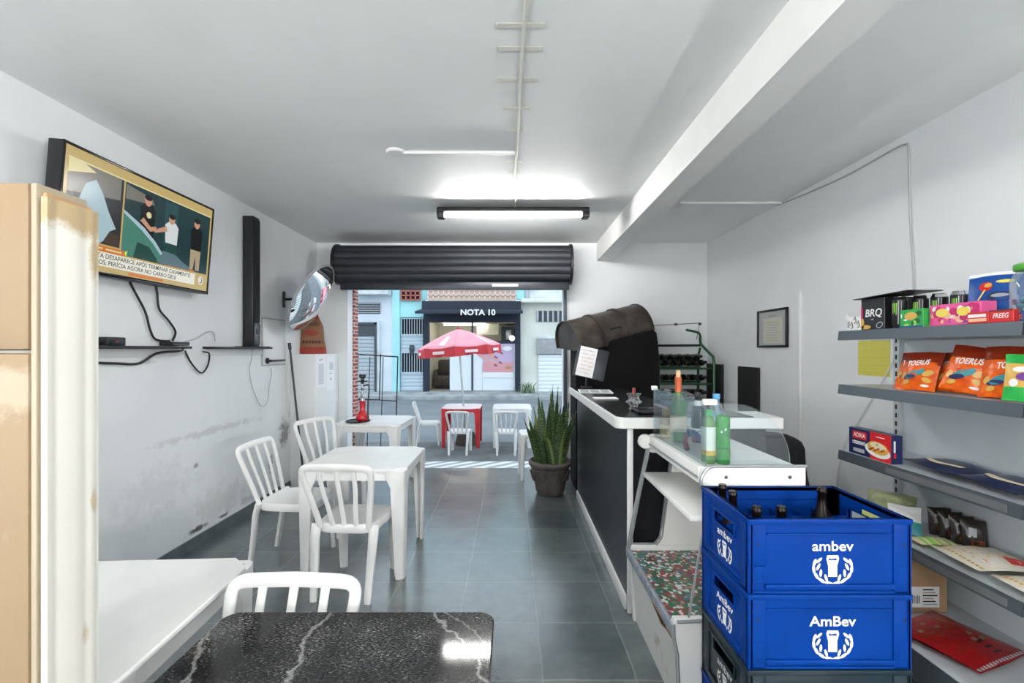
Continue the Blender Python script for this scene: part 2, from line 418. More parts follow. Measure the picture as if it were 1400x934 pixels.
# turquoise house with its barred gate
b = thing('house', 'turquoise house with barred white gate beside the pale house', 'building', (fx(560), YS, -.1)); L_ = (-fx(560), -YS, .1)
M.ventred = mat('terracotta_block', srgb(205, 120, 105), .8, noise=.2, nscale=6)
M.dark = mat('dark_void', (.012, .013, .015), .8)
M.ventbeige = mat('beige_block', srgb(238, 222, 206), .8, noise=.15, nscale=4)
s = MB()
s.box(fx(537), fx(547), YS - .06, YS + .3, -.1, 5.5, M.turq); s.box(fx(547), fx(579), YS, YS + .3, fz(435), 5.5, M.turq)
s.box(fx(579), fx(718), YS + .02, YS + .3, fz(409.5), 5.5, M.turq); s.box(fx(706), fx(718), YS - .02, YS + .02, fz(409.5), 5.5, M.turq); P2(s, 'wall', b)
def vents(x0, x1, y0, y1, nx, ny, mt, dk):
    s = MB().box(fx(x0), fx(x1), YS - .06, YS - .02, fz(y1), fz(y0), dk)
    for i in range(nx + 1):
        c = x0 + (x1 - x0) * i / nx; s.box(fx(c - .8), fx(c + .8), YS - .1, YS - .04, fz(y1), fz(y0), mt)
    for j in range(ny + 1):
        c = y0 + (y1 - y0) * j / ny; s.box(fx(x0), fx(x1), YS - .1, YS - .04, fz(c + .8), fz(c - .8), mt)
    return s
P2(vents(549.5, 575, 380, 410.5, 4, 5, M.ventred, M.dark), 'vent_blocks', b)
P2(vents(586, 705, 376, 411, 17, 5, M.ventbeige, mat('pinkish_block', srgb(214, 184, 172), .8)), 'vent_blocks', b)
s = MB(); Gm = mat('gate_white', srgb(196, 210, 220), .5)
slatted(s, fx(548), fx(578), YS + .05, fz(482), fz(458), .1, Gm, .02); slatted(s, fx(548), fx(578), YS + .05, fz(534), fz(510), .1, Gm, .02)
s.box(fx(548), fx(578), YS + .1, YS + .12, fz(534), fz(435), M.dark)
for y in (435, 458, 482, 510, 533): s.box(fx(548), fx(578), YS + .0, YS + .06, fz(y + 1), fz(y - 1), Gm)
for k in range(9):
    x = 549 + 28 * k / 8
    for a, c in ((458, 435), (510, 482)): s.tube([(fx(x), YS + .03, fz(a)), (fx(x), YS + .03, fz(c))], .013, Gm, 5)
P2(s, 'gate', b)
s = MB(); s.lathe([(0, 0), (.09, 0), (.09, .04), (.05, .06), (0, .06)], M.dkgrey, 12, face((fx(563), YS + .02, fz(477)), '-Y')); s.box(fx(560), fx(566), YS - .02, YS + .03, fz(484), fz(472), M.dkgrey); P2(s, 'gate_lock', b)

# shop with the navy awning
b = thing('shop', 'small shop with navy awning and white letters across the street', 'shop', (fx(645), YS, .1)); L_ = (-fx(645), -YS, -.1)
M.shopin = mat('shop_cream_wall', srgb(226, 222, 206), .8)
s = MB(); x0, x1 = fx(584), fx(706.5)
s.box(x0, x1, 17.5, 17.6, .1, 2.5, M.shopin); s.box(x0 - .05, x0, YS + .12, 17.6, .1, 2.5, M.shopin); s.box(x1, x1 + .05, YS + .12, 17.6, .1, 2.5, M.shopin)
s.box(x0, x1, YS + .1, 17.6, 2.45, 2.55, M.shopin); s.box(x0, x1, YS - .05, 17.6, .101, .13, mat('shop_floor', srgb(150, 140, 130), .5)); P2(s, 'room_walls', b)
s = MB(); s.box(fx(579.6), fx(587), YS - .12, YS + .1, .101, fz(441), M.navy); P2(s, 'pillar', b)
s = MB(); s.box(fx(704), fx(711.6), YS - .12, YS + .1, .101, fz(441), M.navy); P2(s, 'pillar', b)
s = MB()
s.box(fx(579.5), fx(712), YS - .35, YS - .03, fz(425), fz(413), M.navy)
s.add([(fx(579), YS - .35, fz(424)), (fx(712), YS - .35, fz(424)), (fx(714), YS - 1.0, fz(424) - .12), (fx(576), YS - 1.0, fz(424) - .12),
       (fx(579), YS - .35, fz(424) - .05), (fx(712), YS - .35, fz(424) - .05), (fx(714), YS - 1.0, fz(424) - .2), (fx(576), YS - 1.0, fz(424) - .2)],
      [(0, 1, 2, 3), (4, 7, 6, 5), (0, 4, 5, 1), (1, 5, 6, 2), (2, 6, 7, 3), (3, 7, 4, 0)], M.navy)
s.box(fx(579.8), fx(711.6), YS - .12, YS + .08, fz(441), fz(423), M.navy)
aw = P2(s, 'awning', b)
for w_, x_ in (('NOTA', 649.5), ('10', 673.5)): s = MB().text(w_, .245, M.whiteink, face((fx(x_), YS - 1.01, pz(427.5, YS - 1.0)), '-Y'), sx=1.08, bold=.03); P2(s, 'lettering', b)
s = MB(); s.box(fx(615), fx(645.2), YS - .02, YS + .02, .13, fz(468), M.shut_w); P2(s, 'door_panel', b)
s = MB(); s.box(fx(647), fx(704), YS - .02, YS + .02, .13, fz(470), M.shut_w); s.box(fx(659), fx(660), YS - .03, YS, .13, fz(470), M.grimewhite); P2(s, 'front_panel', b)
s = MB(); s.box(fx(644.5), fx(647.2), YS - .04, YS + .04, .1, fz(441), M.dkgrey); P2(s, 'door_post', b)
s = MB(); s.box(fx(647), fx(704), YS - .04, YS + .03, fz(470), fz(466.5), M.navy); P2(s, 'transom', b)
s = MB(); s.box(fx(648), fx(680), 16.2, 16.25, fz(456), fz(440), mat('cream_blind', srgb(235, 232, 214), .7)); P2(s, 'roller_blind', b)
s = MB(); s.box(fx(686), fx(704), 16.4, 17.4, .13, 1.5, M.dkgrey); s.box(fx(684), fx(703), 16.3, 17.3, 1.75, 2.35, M.dkgrey); s.rbox(fx(691), fx(699), 16.1, 16.3, 1.85, 2.2, M.steel); P2(s, 'display_rack', b)
# poster: pink sheet with resting fingers
s = MB(); T = face((fx(660), YS - .035, fz(516.5)), '-Y'); w, h = fx(702) - fx(660), fz(470) - fz(516.5)
s.rect(0, w, 0, h, mat('poster_lilac', srgb(206, 182, 214), .5), T); s.rect(0, w, .0, h * .16, M.whiteink, T, .002)
s.rect(0, w, h * .16, h * .45, mat('poster_rose', srgb(226, 160, 168), .5), T, .003)
sk, nl = mat('poster_skin', srgb(228, 168, 165), .5), mat('poster_nail', srgb(150, 90, 120), .4)
for k, (a, c, l) in enumerate(((.12, .78, .42), (.2, .66, .5), (.12, .54, .4), (.38, .86, .3))):
    s.ell(w * a, h * c, w * l, h * .05, sk, T, .004 + .001 * k, 14, R(-32)); s.ell(w * (a + l * .75), h * (c - l * .43), w * .07, h * .028, nl, T, .009, 10, R(-32))
s.ell(w * .8, h * .86, w * .15, h * .07, M.whiteink, T, .01); s.ell(w * .83, h * .3, w * .1, h * .05, mat('poster_gold', srgb(190, 150, 110), .5), T, .01)
P2(s, 'poster', b)
s = MB().rbox(fx(600), fx(660), 16.0, 16.12, 2.36, 2.44, mat('shop_lamp', (1, .97, .9), .5, emit=10.), .02); P2(s, 'ceiling_lamp', b)
t = mat('globe_glow', (1, .95, .85), .5, emit=6.)
s = MB().lathe([(.09 * math.sin(math.pi * i / 8), -.09 * math.cos(math.pi * i / 8)) for i in range(9)], t, 14, Matrix.Translation((fx(700), YS + .5, fz(462)))); P2(s, 'globe_lamp', b)
# armchair standing just inside the shop door
M.brown = mat('brown_leather', srgb(84, 74, 66), .5, noise=.3)
b = thing('armchair', 'dark armchair inside the open door of the navy-awning shop', 'armchair', (fx(603), 15.95, .135))
MB().rbox(-.3, .34, -.3, .35, .08, .45, M.brown, .06).build('seat', b); MB().rbox(-.3, .34, .2, .42, .4, 1.0, M.brown, .08).build('backrest', b)
for a in (-.36, .34): MB().rbox(a, a + .12, -.3, .35, .05, .66, M.brown, .05).build('armrest', b)
MB().rbox(-.34, .4, -.28, .38, 0, .08, M.black, .02).build('plinth', b)

# cream house
b = thing('house', 'cream house with white roller shutter right of the navy-awning shop', 'building', (fx(742), YS, -.1)); L_ = (-fx(742), -YS, .1)
s = MB().box(fx(712), fx(900), YS, YS + .3, -.3, fz(412), M.cream); s.box(fx(718), fx(900), YS + .1, YS + .3, fz(412), 5.5, M.grimewhite); P2(s, 'wall', b)
s = MB().rbox(fx(712.5), fx(900), YS - .4, YS + .1, fz(415.5), fz(410), M.cream, .03); P2(s, 'cornice', b)
s = MB().tube([(fx(720), YS - .06, fz(412)), (fx(720), YS - .06, 5)], .06, M.steel); P2(s, 'downpipe', b)
s = MB().box(fx(734), fx(770), YS - .02, YS + .02, fz(440), fz(425), M.dkgrey)
for k in range(6): s.box(fx(735 + 7 * k) - .03, fx(735 + 7 * k) + .03, YS - .05, YS, fz(440), fz(425), M.steel)
P2(s, 'window', b)
s = MB(); slatted(s, fx(736), fx(790), YS - .03, fz(543), fz(484), .13, M.shut_w); P2(s, 'garage_shutter', b)
s = MB().box(fx(734), fx(790), YS - .12, YS, fz(484), fz(463), M.steel); s.tube([(fx(735), YS - .1, fz(462)), (fx(790), YS - .1, fz(462))], .06, M.grimewhite); P2(s, 'shutter_housing', b)
b = tag(MB().build('weed_clump'), 'green weeds growing at the kerb below the navy-awning shop', 'weeds') if 0 else None
s = MB(); gm = mat('weed_green', srgb(120, 138, 110), .8); rnd = random.Random(3)
for k in range(26):
    a = rnd.uniform(0, 6.28); l = rnd.uniform(.15, .38); x, y = rnd.uniform(-.3, .3), rnd.uniform(-.12, .12)
    s.sweep([(x, y, 0), (x + .2 * l * math.cos(a), y + .2 * l * math.sin(a), l * .7), (x + .6 * l * math.cos(a), y + .6 * l * math.sin(a), l)], [.05, .06, .005], .006, gm, (math.cos(a), math.sin(a), .1), 4)
tag(s.build('weed_clump', None, (fx(717), 14.4, .1)), 'green weeds growing at the kerb below the navy-awning shop', 'weeds')
# ================================================================== ROLLER SHUTTER OVER THE OPENING
M.shutter = mat('charcoal_shutter', srgb(46, 49, 54), .5, metal=.2, noise=.25, nscale=5)
t = thing('roller_shutter', 'rolled-up charcoal metal shutter above the street opening', 'shutter', (-.68, 5.28, 2.5))
prof = []
for k in range(13):
    a0, a1 = 2 * math.pi * k / 13, 2 * math.pi * (k + 1) / 13
    for q in (0, .2, .5, .8):
        a = a0 + (a1 - a0) * q; r = .205 + (.016 if q in (.2, .5, .8) else -.004) * (1 if q != .5 else 1.25)
        prof.append((.9 * r * math.cos(a), r * math.sin(a)))
MB().prism(prof, -1.35, 1.35, M.shutter, basis((0, 0, 0), (0, 1, 0), (0, 0, 1), (1, 0, 0))).build('rolled_curtain', t, ang=50)
s = MB().rbox(-1.33, 1.35, -.05, .0, -.30, -.205, mat('bottom_bar', srgb(52, 56, 62), .35, metal=.5), .008); s.box(.45, .75, -.055, -.05, -.262, -.235, M.steel); s.build('bottom_bar', t)
for x in (1.31,): MB().rbox(x, x + .035, .17, .215, -2.5, -.19, M.dkgrey, .004).build('guide_rail', t)
for x in (-1.38, 1.352): MB().prism([(.24 * math.cos(2 * math.pi * k / 24) * .9, .24 * math.sin(2 * math.pi * k / 24)) for k in range(24)], x, x + .028, M.black, basis((0, 0, 0), (0, 1, 0), (0, 0, 1), (1, 0, 0))).build('end_plate', t)

# ================================================================== CEILING THINGS
M.tube = mat('lamp_tube', (1., .985, .96), .5, emit=1.)
def batten(loc, strength_mat, label):
    t = thing('ceiling_light', label, 'light', loc)
    s = MB().rbox(-.68, .68, -.062, .062, .004, .045, M.black, .008); s.build('housing', t)
    for x in (-.69, .62): MB().rbox(x, x + .07, -.05, .05, -.045, .05, M.black, .012).build('end_cap', t)
    MB().tube([(-.62, 0, -.014), (.62, 0, -.014)], .017, strength_mat, 12).build('fluorescent_tube', t)
    MB().tube([(.02, 0, .045), (.02, 0, ZC - loc[2])], .006, M.wcable, 6).build('cable', t)
    return t
batten((.01, 4.07, 2.735), M.tube, 'glowing fluorescent batten lamp with black ends hanging under the ceiling')

t = thing('ceiling_cable', 'white cable taped along the ceiling towards the fluorescent lamp', 'cable', (.04, 2.7, ZC))
pts = [(.035, -2.2, -.006), (.02, -1.2, -.006), (.01, -.9, -.006), (-.0, -.5, -.007), (.0, -.2, -.006), (-.01, .3, -.006), (-.02, .7, -.006), (.0, 1.0, -.009), (-.02, 1.36, -.006)]
MB().tube(pts, .008, mat('aged_cable', srgb(205, 205, 196), .5), 8, smooth=4).build('cable', t)
M.tape = mat('yellowed_tape', srgb(208, 209, 198), .5)
for y, w, dx in ((1.80, .10, .0), (1.94, .10, .0), (2.16, .105, -.01), (2.42, .08, -.012), (2.66, .05, -.02), (3.12, .05, -.02), (3.3, .045, -.02)):
    MB().rbox(-w + dx, w * .9 + dx, y - 2.7 - .015, y - 2.7 + .015, -.0075, -.0055, M.tape, .0008, 1).build('tape_strip', t)

t = thing('ceiling_conduit', 'white conduit with round junction box on the ceiling before the lamp', 'conduit', (-.35, 2.96, ZC))
MB().rbox(-.37, .37, -.012, .012, -.02, 0, M.white, .004).build('conduit', t)
MB().lathe([(0, -.018), (.055, -.018), (.062, -.01), (.062, 0), (0, 0)], M.white, 24).build('junction_box', t, (-.42, 0, 0))
s = MB().rbox(-.45, .45, -.012, .012, -.02, 0, M.white, .004); tag(s.build('ceiling_conduit', None, (1.94, 3.97, ZC)), 'white conduit on the ceiling between beam and side wall', 'conduit')
XW = XR - .008
pts = [Vector((XW, 4.02, 2.80)), Vector((XW, 3.6, 2.765)), Vector((XW, 3.2, 2.745)), Vector((XW, 2.85, 2.755)), Vector((XW, 2.73, 2.75)), Vector((XW, 2.70, 2.70)), Vector((XW, 2.69, 2.3)), Vector((XW, 2.665, 1.9)), Vector((XW, 2.66, 1.5))]
tag(MB().tube(pts, .006, M.gcable, 6, smooth=5).build('wall_cable'), 'thin grey cable looping along the ceiling corner and down behind the shelves', 'cable')
pts = [onx(1222, 492, XW), onx(1210, 515, XW), onx(1180, 565, XW), onx(1155, 605, XW), onx(1145, 650, XW), onx(1144, 720, XW)]
tag(MB().tube(pts, .005, M.wcable, 6, smooth=5).build('wall_cable'), 'thin white cable curving down the wall beside the shelf ends', 'cable')
tag(MB().rbox(XR - .02, XR, 3.70, 3.73, .1, 1.98, M.white, .006).build('wall_conduit'), 'white vertical conduit on the wall beside the framed certificate', 'conduit')

# ================================================================== LEFT WALL
# television, leaning forward on its wall mount
t = thing('television', 'flat television on the wall showing a news broadcast', 'television', (-2.30, 2.81, 1.915))
lean = math.atan2(.05, .64)
TT = Matrix.Rotation(lean, 4, 'Y')
W2, TH = .5675, .645
s = MB(); s.M = TT; s.rbox(-.075, 0, -W2, W2, 0, TH, M.black, .006); s.build('housing', t)
s = MB(); s.M = TT
bz = mat('glossy_bezel', (.008, .008, .009), .15)
for a, b_, c, d in ((-W2, W2, 0, .022), (-W2, W2, TH - .014, TH), (-W2, -W2 + .014, 0, TH), (W2 - .014, W2, 0, TH)): s.rbox(0, .006, a, b_, c, d, bz, .002)
s.build('bezel', t)
def em(n, r, g, b, k=.8):
    m = mat('screen_' + n, srgb(r, g, b), .2, emit=k, spec=.3); m.node_tree.nodes['Principled BSDF'].inputs['Base Color'].default_value = (.01, .01, .01, 1); return m
E = {n: em(n, *c) for n, c in dict(gold=(196, 172, 110), dk=(40, 44, 46), teal=(24, 56, 60), teal2=(34, 76, 80), grey=(120, 118, 110), ltblue=(170, 196, 205), cyan=(30, 150, 160), brown=(70, 55, 42), white=(236, 234, 220), orange=(214, 120, 40), green=(70, 130, 112), dgreen=(28, 70, 62), skin=(200, 150, 125), blk=(14, 15, 17), shirt=(215, 222, 222), khaki=(176, 158, 128), txt=(60, 62, 58), car=(90, 118, 124), cream=(225, 214, 160)).items()}
s = MB(); s.M = TT @ face((.0008, -W2 + .014, .022), '+X'); w, h = 2 * W2 - .028, TH - .036
def U(u): return u * w
def V(v): return v * h
def poly(pts, m, z): s.flat([(U(a), V(b)) for a, b in pts], m, None, z)
s.rect(0, w, 0, h, E['gold'])
poly([(.02, .9), (.985, .9), (.985, .915), (.02, .915)], E['cream'], .0004)
poly([(.02, .25), (.315, .25), (.315, .9), (.02, .9)], E['dk'], .0004)
poly([(.02, .62), (.30, .70), (.30, .9), (.02, .9)], E['grey'], .0006)
poly([(.02, .78), (.16, .86), (.10, .9), (.02, .9)], E['cream'], .0008)
poly([(.05, .45), (.11, .74), (.16, .80), (.20, .70), (.24, .55), (.285, .42), (.25, .38), (.22, .28), (.2, .25), (.06, .25)], E['ltblue'], .0010)
poly([(.1, .25), (.18, .25), (.17, .42), (.13, .5)], E['cyan'], .0012)
poly([(.22, .25), (.31, .25), (.31, .36), (.24, .38)], E['brown'], .0008)
poly([(.325, .20), (.985, .20), (.985, .9), (.325, .9)], E['teal'], .0004)
poly([(.33, .74), (.52, .78), (.50, .84), (.33, .88)], E['grey'], .0006)
poly([(.6, .4), (.7, .4), (.7, .88), (.6, .88)], E['teal2'], .0005)
poly([(.325, .20), (.325, .62), (.42, .52), (.52, .40), (.58, .30), (.62, .20)], E['green'], .0007)
poly([(.325, .60), (.325, .63), (.44, .54), (.54, .42), (.60, .30), (.585, .29), (.52, .40), (.42, .51)], E['ltblue'], .0009)
poly([(.36, .22), (.4, .34), (.48, .32), (.56, .24), (.58, .20), (.36, .2)], E['dgreen'], .0008)
poly([(.58, .20), (.60, .33), (.70, .32), (.82, .24), (.86, .20)], E['car'], .0008)
def person(cx, top, ht, shirt, legs, k, arm=0):
    hd = ht * .13
    s.ell(U(cx), V(top - hd * .5), .028, .036, E['skin'], None, .0012 + k, 12); s.ell(U(cx), V(top - hd * .1), .029, .018, E['blk'], None, .0013 + k, 12)
    poly([(cx - .05, top - ht * .22), (cx - .02, top - ht * .13), (cx + .03, top - ht * .13), (cx + .055, top - ht * .22), (cx + .05, top - ht * .6), (cx - .04, top - ht * .6)], shirt, .0011 + k)
    poly([(cx - .042, top - ht * .6), (cx + .05, top - ht * .6), (cx + .045, top - ht), (cx + .012, top - ht), (cx + .005, top - ht * .72), (cx - .012, top - ht), (cx - .04, top - ht)], legs, .0010 + k)
    if arm: poly([(cx - .04, top - ht * .25), (cx - .13, top - ht * .42), (cx - .12, top - ht * .47), (cx - .03, top - ht * .36)], E['skin'], .0014 + k)
person(.475, .84, .56, E['blk'], E['blk'], 0); person(.655, .74, .50, E['shirt'], E['dgreen'], .0002, 1); person(.865, .80, .58, E['blk'], E['khaki'], .0002)
poly([(.36, .20), (.37, .44), (.44, .50), (.52, .40), (.58, .30), (.6, .2)], E['green'], .0022); poly([(.4, .2), (.42, .36), (.50, .34), (.56, .24), (.57, .2)], E['dgreen'], .0023); poly([(.57, .20), (.60, .345), (.70, .335), (.80, .24), (.83, .20)], E['car'], .0022); poly([(.37, .56), (.37, .59), (.46, .52), (.55, .40), (.60, .31), (.585, .29), (.53, .38), (.44, .49)], E['ltblue'], .0024)
s.ell(U(.485), V(.66), .02, .02, E['cream'], None, .0016, 10)
poly([(.45, .62), (.5, .55), (.54, .57), (.55, .53), (.5, .5), (.43, .58)], E['skin'], .0016)
poly([(.33, .2), (.42, .2), (.38, .27)], mat('screen_lime', srgb(130, 190, 60), .3, emit=1.), .0009)
poly([(.02, .185), (.35, .185), (.35, .235), (.02, .235)], E['orange'], .0012); poly([(.36, .195), (.62, .195), (.62, .225), (.36, .225)], E['brown'], .0012); poly([(.62, .195), (.87, .195), (.87, .215), (.62, .215)], E['orange'], .0012)
poly([(.02, .05), (.88, .05), (.88, .18), (.02, .18)], E['white'], .0012)
for a_, b_ in ((.04, .09), (.10, .16), (.17, .22), (.235, .33)): poly([(a_, .203), (b_, .203), (b_, .218), (a_, .218)], E['cream'], .0015)
s.text('MOTORISTA DESAPARECE AP\u00d3S TERMINAR CASAMENTO', .036, E['txt'], z=.0016, x=U(.45), y=V(.145), sx=.93, bold=.012)
s.text('74 ANOS; PER\u00cdCIA AGORA NO CARRO DELE', .036, E['txt'], z=.0016, x=U(.42), y=V(.085), sx=.93, bold=.012)
s.ell(U(.935), V(.115), .026, .03, E['white'], None, .0014, 20); s.ell(U(.935), V(.115), .018, .021, E['grey'], None, .0015, 20); s.ell(U(.93), V(.118), .012, .016, E['white'], None, .0016, 12)
poly([(.38, .012), (.62, .012), (.62, .04), (.38, .04)], E['orange'], .0012)
s.build('screen', t, recalc=False)
s = MB().rbox(-.098, -.066, -.2, .2, .15, .45, M.black, .004); s.build('wall_mount', t)

def wl(x, y, X=-2.385): return onx(x, y, X)
XS = -2.385
def cable(name, label, pts, r=.006, m=None, sm=6): return tag(MB().tube(pts, r, m or M.cable, 7, smooth=sm).build(name), label, 'cable')
cable('television_cable', 'black cable hanging from the television in a bend to the shelf, nearer the cardboard-coloured cabinet', [(-2.386, 2.79, 1.99), wl(178, 386), wl(198, 425), wl(205, 450), wl(213, 464), wl(232, 466.5)], .007)
cable('television_cable', 'black kinked cable from the television to the shelf, nearer the soundbar', [(-2.386, 3.0, 1.99), wl(213, 388), wl(215, 402), wl(218, 423), wl(231, 439), wl(240, 454), wl(236, 466)], .007)
cable('hanging_cable', 'thick black cable sagging under the wall shelf below the television', [wl(100, 494), wl(131, 496), wl(160, 497), wl(190, 497), (-2.37, 2.99, 1.475), (-2.30, 3.10, 1.49), (-2.285, 3.11, 1.512)], .008)
cable('hanging_cable', 'black cable loop drooping between the two wall shelves', [(-2.29, 3.14, 1.49), wl(254, 482), wl(262, 497), wl(275, 510), wl(284, 500), wl(286, 484), wl(278, 481)], .006)
cable('hanging_cable', 'thin grey cable loop hanging below the soundbar shelf', [wl(345, 476), wl(344, 490), wl(341, 505), wl(345, 530), wl(357, 555), wl(366, 548), wl(368, 530), wl(371, 512), wl(370, 503)], .004, M.gcable)
cable('hanging_cable', 'thin grey cable arching above the gap between the wall shelves', [(-2.36, 3.16, 1.54), wl(268, 463), wl(283, 454), wl(292, 455), wl(294, 467)], .004, M.gcable)

def shelf(y0, y1, label, z=1.505):
    t = thing('wall_shelf', label, 'shelf', (XL, (y0 + y1) / 2, z)); h = (y1 - y0) / 2
    MB().rbox(0, .10, -h, h, 0, .018, M.black, .002).build('board', t)
    MB().rbox(0, .014, -h + .02, h - .02, -.05, 0, M.white, .002).build('wall_batten', t)
    return t
shelf(1.95, 3.22, 'black wall shelf below the television'); shelf(3.47, 4.30, 'black wall shelf carrying the upright soundbar')
t = thing('power_adapter', 'black power adapter with red light on the shelf below the television', 'adapter', (-2.345, 2.62, 1.523))
MB().rbox(-.035, .035, -.06, .06, 0, .05, M.black, .006).build('case', t); s = MB().box(.0352, .0356, -.01, .01, .02, .03, mat('red_led', srgb(150, 40, 40), .4)); s.build('indicator', t)
MB().tube([(0, -.06, .02), (.01, -.1, .018), (.02, -.14, .006), (-.02, -.2, .006)], .006, M.cable, 6, smooth=4).build('lead', t)
t = thing('media_box', 'flat black media box on the shelf end below the television', 'box', (-2.352, 3.12, 1.523))
MB().rbox(-.045, .05, -.08, .08, .004, .03, M.black, .004).build('case', t); MB().box(.0502, .0506, -.07, .07, .008, .016, bz).build('front_strip', t)
t = thing('soundbar', 'tall black soundbar stood upright on its wall shelf', 'soundbar', (-2.346, 4.03, 1.523))
MB().rbox(-.05, .048, -.055, .055, 0, 1.17, M.black, .012).build('body', t)
MB().rbox(.05, .054, -.045, .045, .22, 1.14, M.blackmatt, .002).build('grille', t)
s = MB().rbox(.05, .055, -.046, .046, .02, .21, mat('smoked_panel', (.06, .065, .07), .2), .002); s.lathe([(0, 0), (.025, 0), (.025, .004), (0, .004)], M.black, 16, face((.0552, 0, .14), '+X')); s.build('control_panel', t)
MB().rbox(-.05, .06, -.17, .20, 0, .006, M.black, .002).build('foot_plate', t)
# access panel with lever
t = thing('access_panel', 'white flush panel with black lever handle on the wall beneath the mirror', 'panel', (XL, 4.50, 1.34))
MB().rbox(0, .010, -.22, .22, 0, .47, mat('panel_edge_grey', (.42, .43, .43), .5), .002).build('frame', t)
MB().rbox(.008, .018, -.21, .21, .012, .458, mat('panel_white', (.78, .79, .79), .45), .003).build('door', t)
s = MB().lathe([(0, 0), (.03, 0), (.03, .012), (.012, .02), (.012, .05), (0, .05)], M.black, 16, face((.018, -.15, .05), '+X')); s.rbox(.05, .065, -.16, .12, .04, .06, M.black, .006); s.build('lever_handle', t)
# broom stick
t = thing('broomstick', 'dark thin stick leaning against the wall behind the chairs', 'stick', (-2.2, 4.76, 0))
MB().tube([(0, 0, 0), (-.145, -.03, 1.5)], .011, mat('dark_rod', (.03, .03, .03), .4), 8).build('shaft', t); MB().tube([(-.145, -.03, 1.5), (-.152, -.0315, 1.57)], .017, M.black, 8).build('grip', t)

# convex security mirror
M.mirror = mat('convex_mirror', (.86, .87, .88), .03, 1.)
n = Vector((.874, .060, -.473)).normalized(); c = Vector((-2.06, 4.62, 2.03))
t = thing('convex_mirror', 'round convex security mirror tilted out from the wall near the opening', 'mirror', (XL, 4.70, 2.03))
up = (Vector((0, 0, 1)) - n * n.z).normalized(); sx = up.cross(n)
B_ = basis(c - Vector((XL, 4.70, 2.03)), sx, up, n)
rad, sag = .375, .085
MB().lathe([(rad * math.sin(a) / math.sin(.45), sag * (math.cos(a) - math.cos(.45)) / (1 - math.cos(.45))) for a in [.45 * (1 - k / 10) for k in range(11)]], M.mirror, 48, B_).build('dome', t, ang=60)
MB().lathe([(rad + .004, -.02), (rad + .008, -.008), (rad + .006, .004), (rad - .006, .004)], mat('mirror_rim', (.35, .36, .37), .3), 48, B_).build('rim', t, ang=60)
MB().lathe([(0, -.06), (.08, -.06), (.3, -.03), (rad + .004, -.02)], M.black, 40, B_).build('back_shell', t, ang=60)
MB().tube([(0.0, 0, 0), (.1, -.01, .0), tuple(c - n * .07 - Vector((XL, 4.70, 2.03)))], .013, M.black, 8, smooth=4).build('arm', t)
MB().rbox(0, .015, -.02, .02, -.09, .08, M.black, .004).build('wall_bracket', t)

# charcoal sack on the corner box
t = thing('charcoal_sack', 'red and brown paper sack standing on the white corner box', 'sack', (-2.30, 5.16, 1.45))
kraft, redp, prn = mat('kraft_paper', srgb(138, 98, 70), .7, noise=.2, nscale=12), mat('sack_red', srgb(150, 50, 36), .65, noise=.2, nscale=12), mat('sack_print', srgb(70, 36, 28), .7)
def sack_r(z):
    return (.148 * (1 - .22 * z / .3 if z < .3 else .78 - .40 * ((z - .3) / .155) ** 1.2), .09 * (1 if z < .25 else max(.12, 1 - ((z - .25) / .2) ** 1.2)))
rings = []
for i in range(13):
    z = .475 * i / 12; a, b = sack_r(min(z, .455)); rings.append([(a * math.copysign(abs(math.cos(q)) ** .7, math.cos(q)) * (1 + .04 * math.sin(5 * q + i)), b * math.copysign(abs(math.sin(q)) ** .7, math.sin(q)) + .006 * math.sin(3 * i + 2 * q), z) for q in [2 * math.pi * k / 20 for k in range(20)]])
s = MB()
for i in range(12): s.loft(rings[i:i + 2], redp if (i < 2 or i > 9) else kraft, True, False)
s.loft([rings[0], rings[0]], redp, True, True)
fn = lambda a, b: (a, -sack_r(b)[1] * (max(0.02, 1 - abs(a / sack_r(b)[0]) ** 3)) ** .34 - .008, b)
s.text('CARV\u00c3O', .062, prn, fn=fn, y=.34, x=0, sx=.62, bold=.015); 
for x_ in range(6): s.grid(lambda a, b: fn(-.095 + .033 * x_ + .024 * a, .12 + .03 * b), 2, 2, prn)
s.ell(0, 0, .075, .032, redp, basis((0, -.1, .24), (1, 0, 0), (0, 0, 1), (0, -1, 0)), 0, 20)
s.build('sack_body', t, rot=(0, 0, R(18)))
# sheets of paper on the box side
for y0, y1, z0, z1, lab in ((4.885, 5.11, 1.08, 1.42, 'white notice sheet with grey print on the corner box, nearer the chairs'), (5.15, 5.36, 1.03, 1.41, 'white notice sheet with small grey figures on the corner box, next to the opening')):
    s = MB(); s.box(0, .0015, 0, y1 - y0, 0, z1 - z0, M.paper); T = face((.0017, 0, 0), '+X'); w, h = y1 - y0, z1 - z0
    lav = mat('print_lilac', srgb(212, 216, 224), .7); M.pale_ink = mat('pale_ink', srgb(165, 168, 178), .7)
    if lab.endswith('chairs'):
        s.rect(w * .15, w * .8, h * .08, h * .78, lav, T, 0); s.rect(w * .25, w * .42, h * .87, h * .92, M.ink, T, .0004); s.rect(w * .5, w * .62, h * .87, h * .93, M.ink, T, .0004)
        for k in range(9): s.rect(w * .2, w * .75, h * (.14 + .07 * k), h * (.150 + .07 * k), M.pale_ink, T, .0005)
    else:
        s.rect(w * .3, w * .85, h * .6, h * .85, lav, T, 0); s.rect(w * .42, w * .6, h * .30, h * .36, M.ink, T, .0004); s.rect(w * .3, w * .7, h * .5, h * .515, M.ink, T, .0004)
        for k in range(4): s.rect(w * .35, w * .8, h * (.63 + .05 * k), h * (.645 + .05 * k), M.pale_ink, T, .0005)
    tag(s.build('notice_sheet', None, (-2.13, y0, z0)), lab, 'notice')

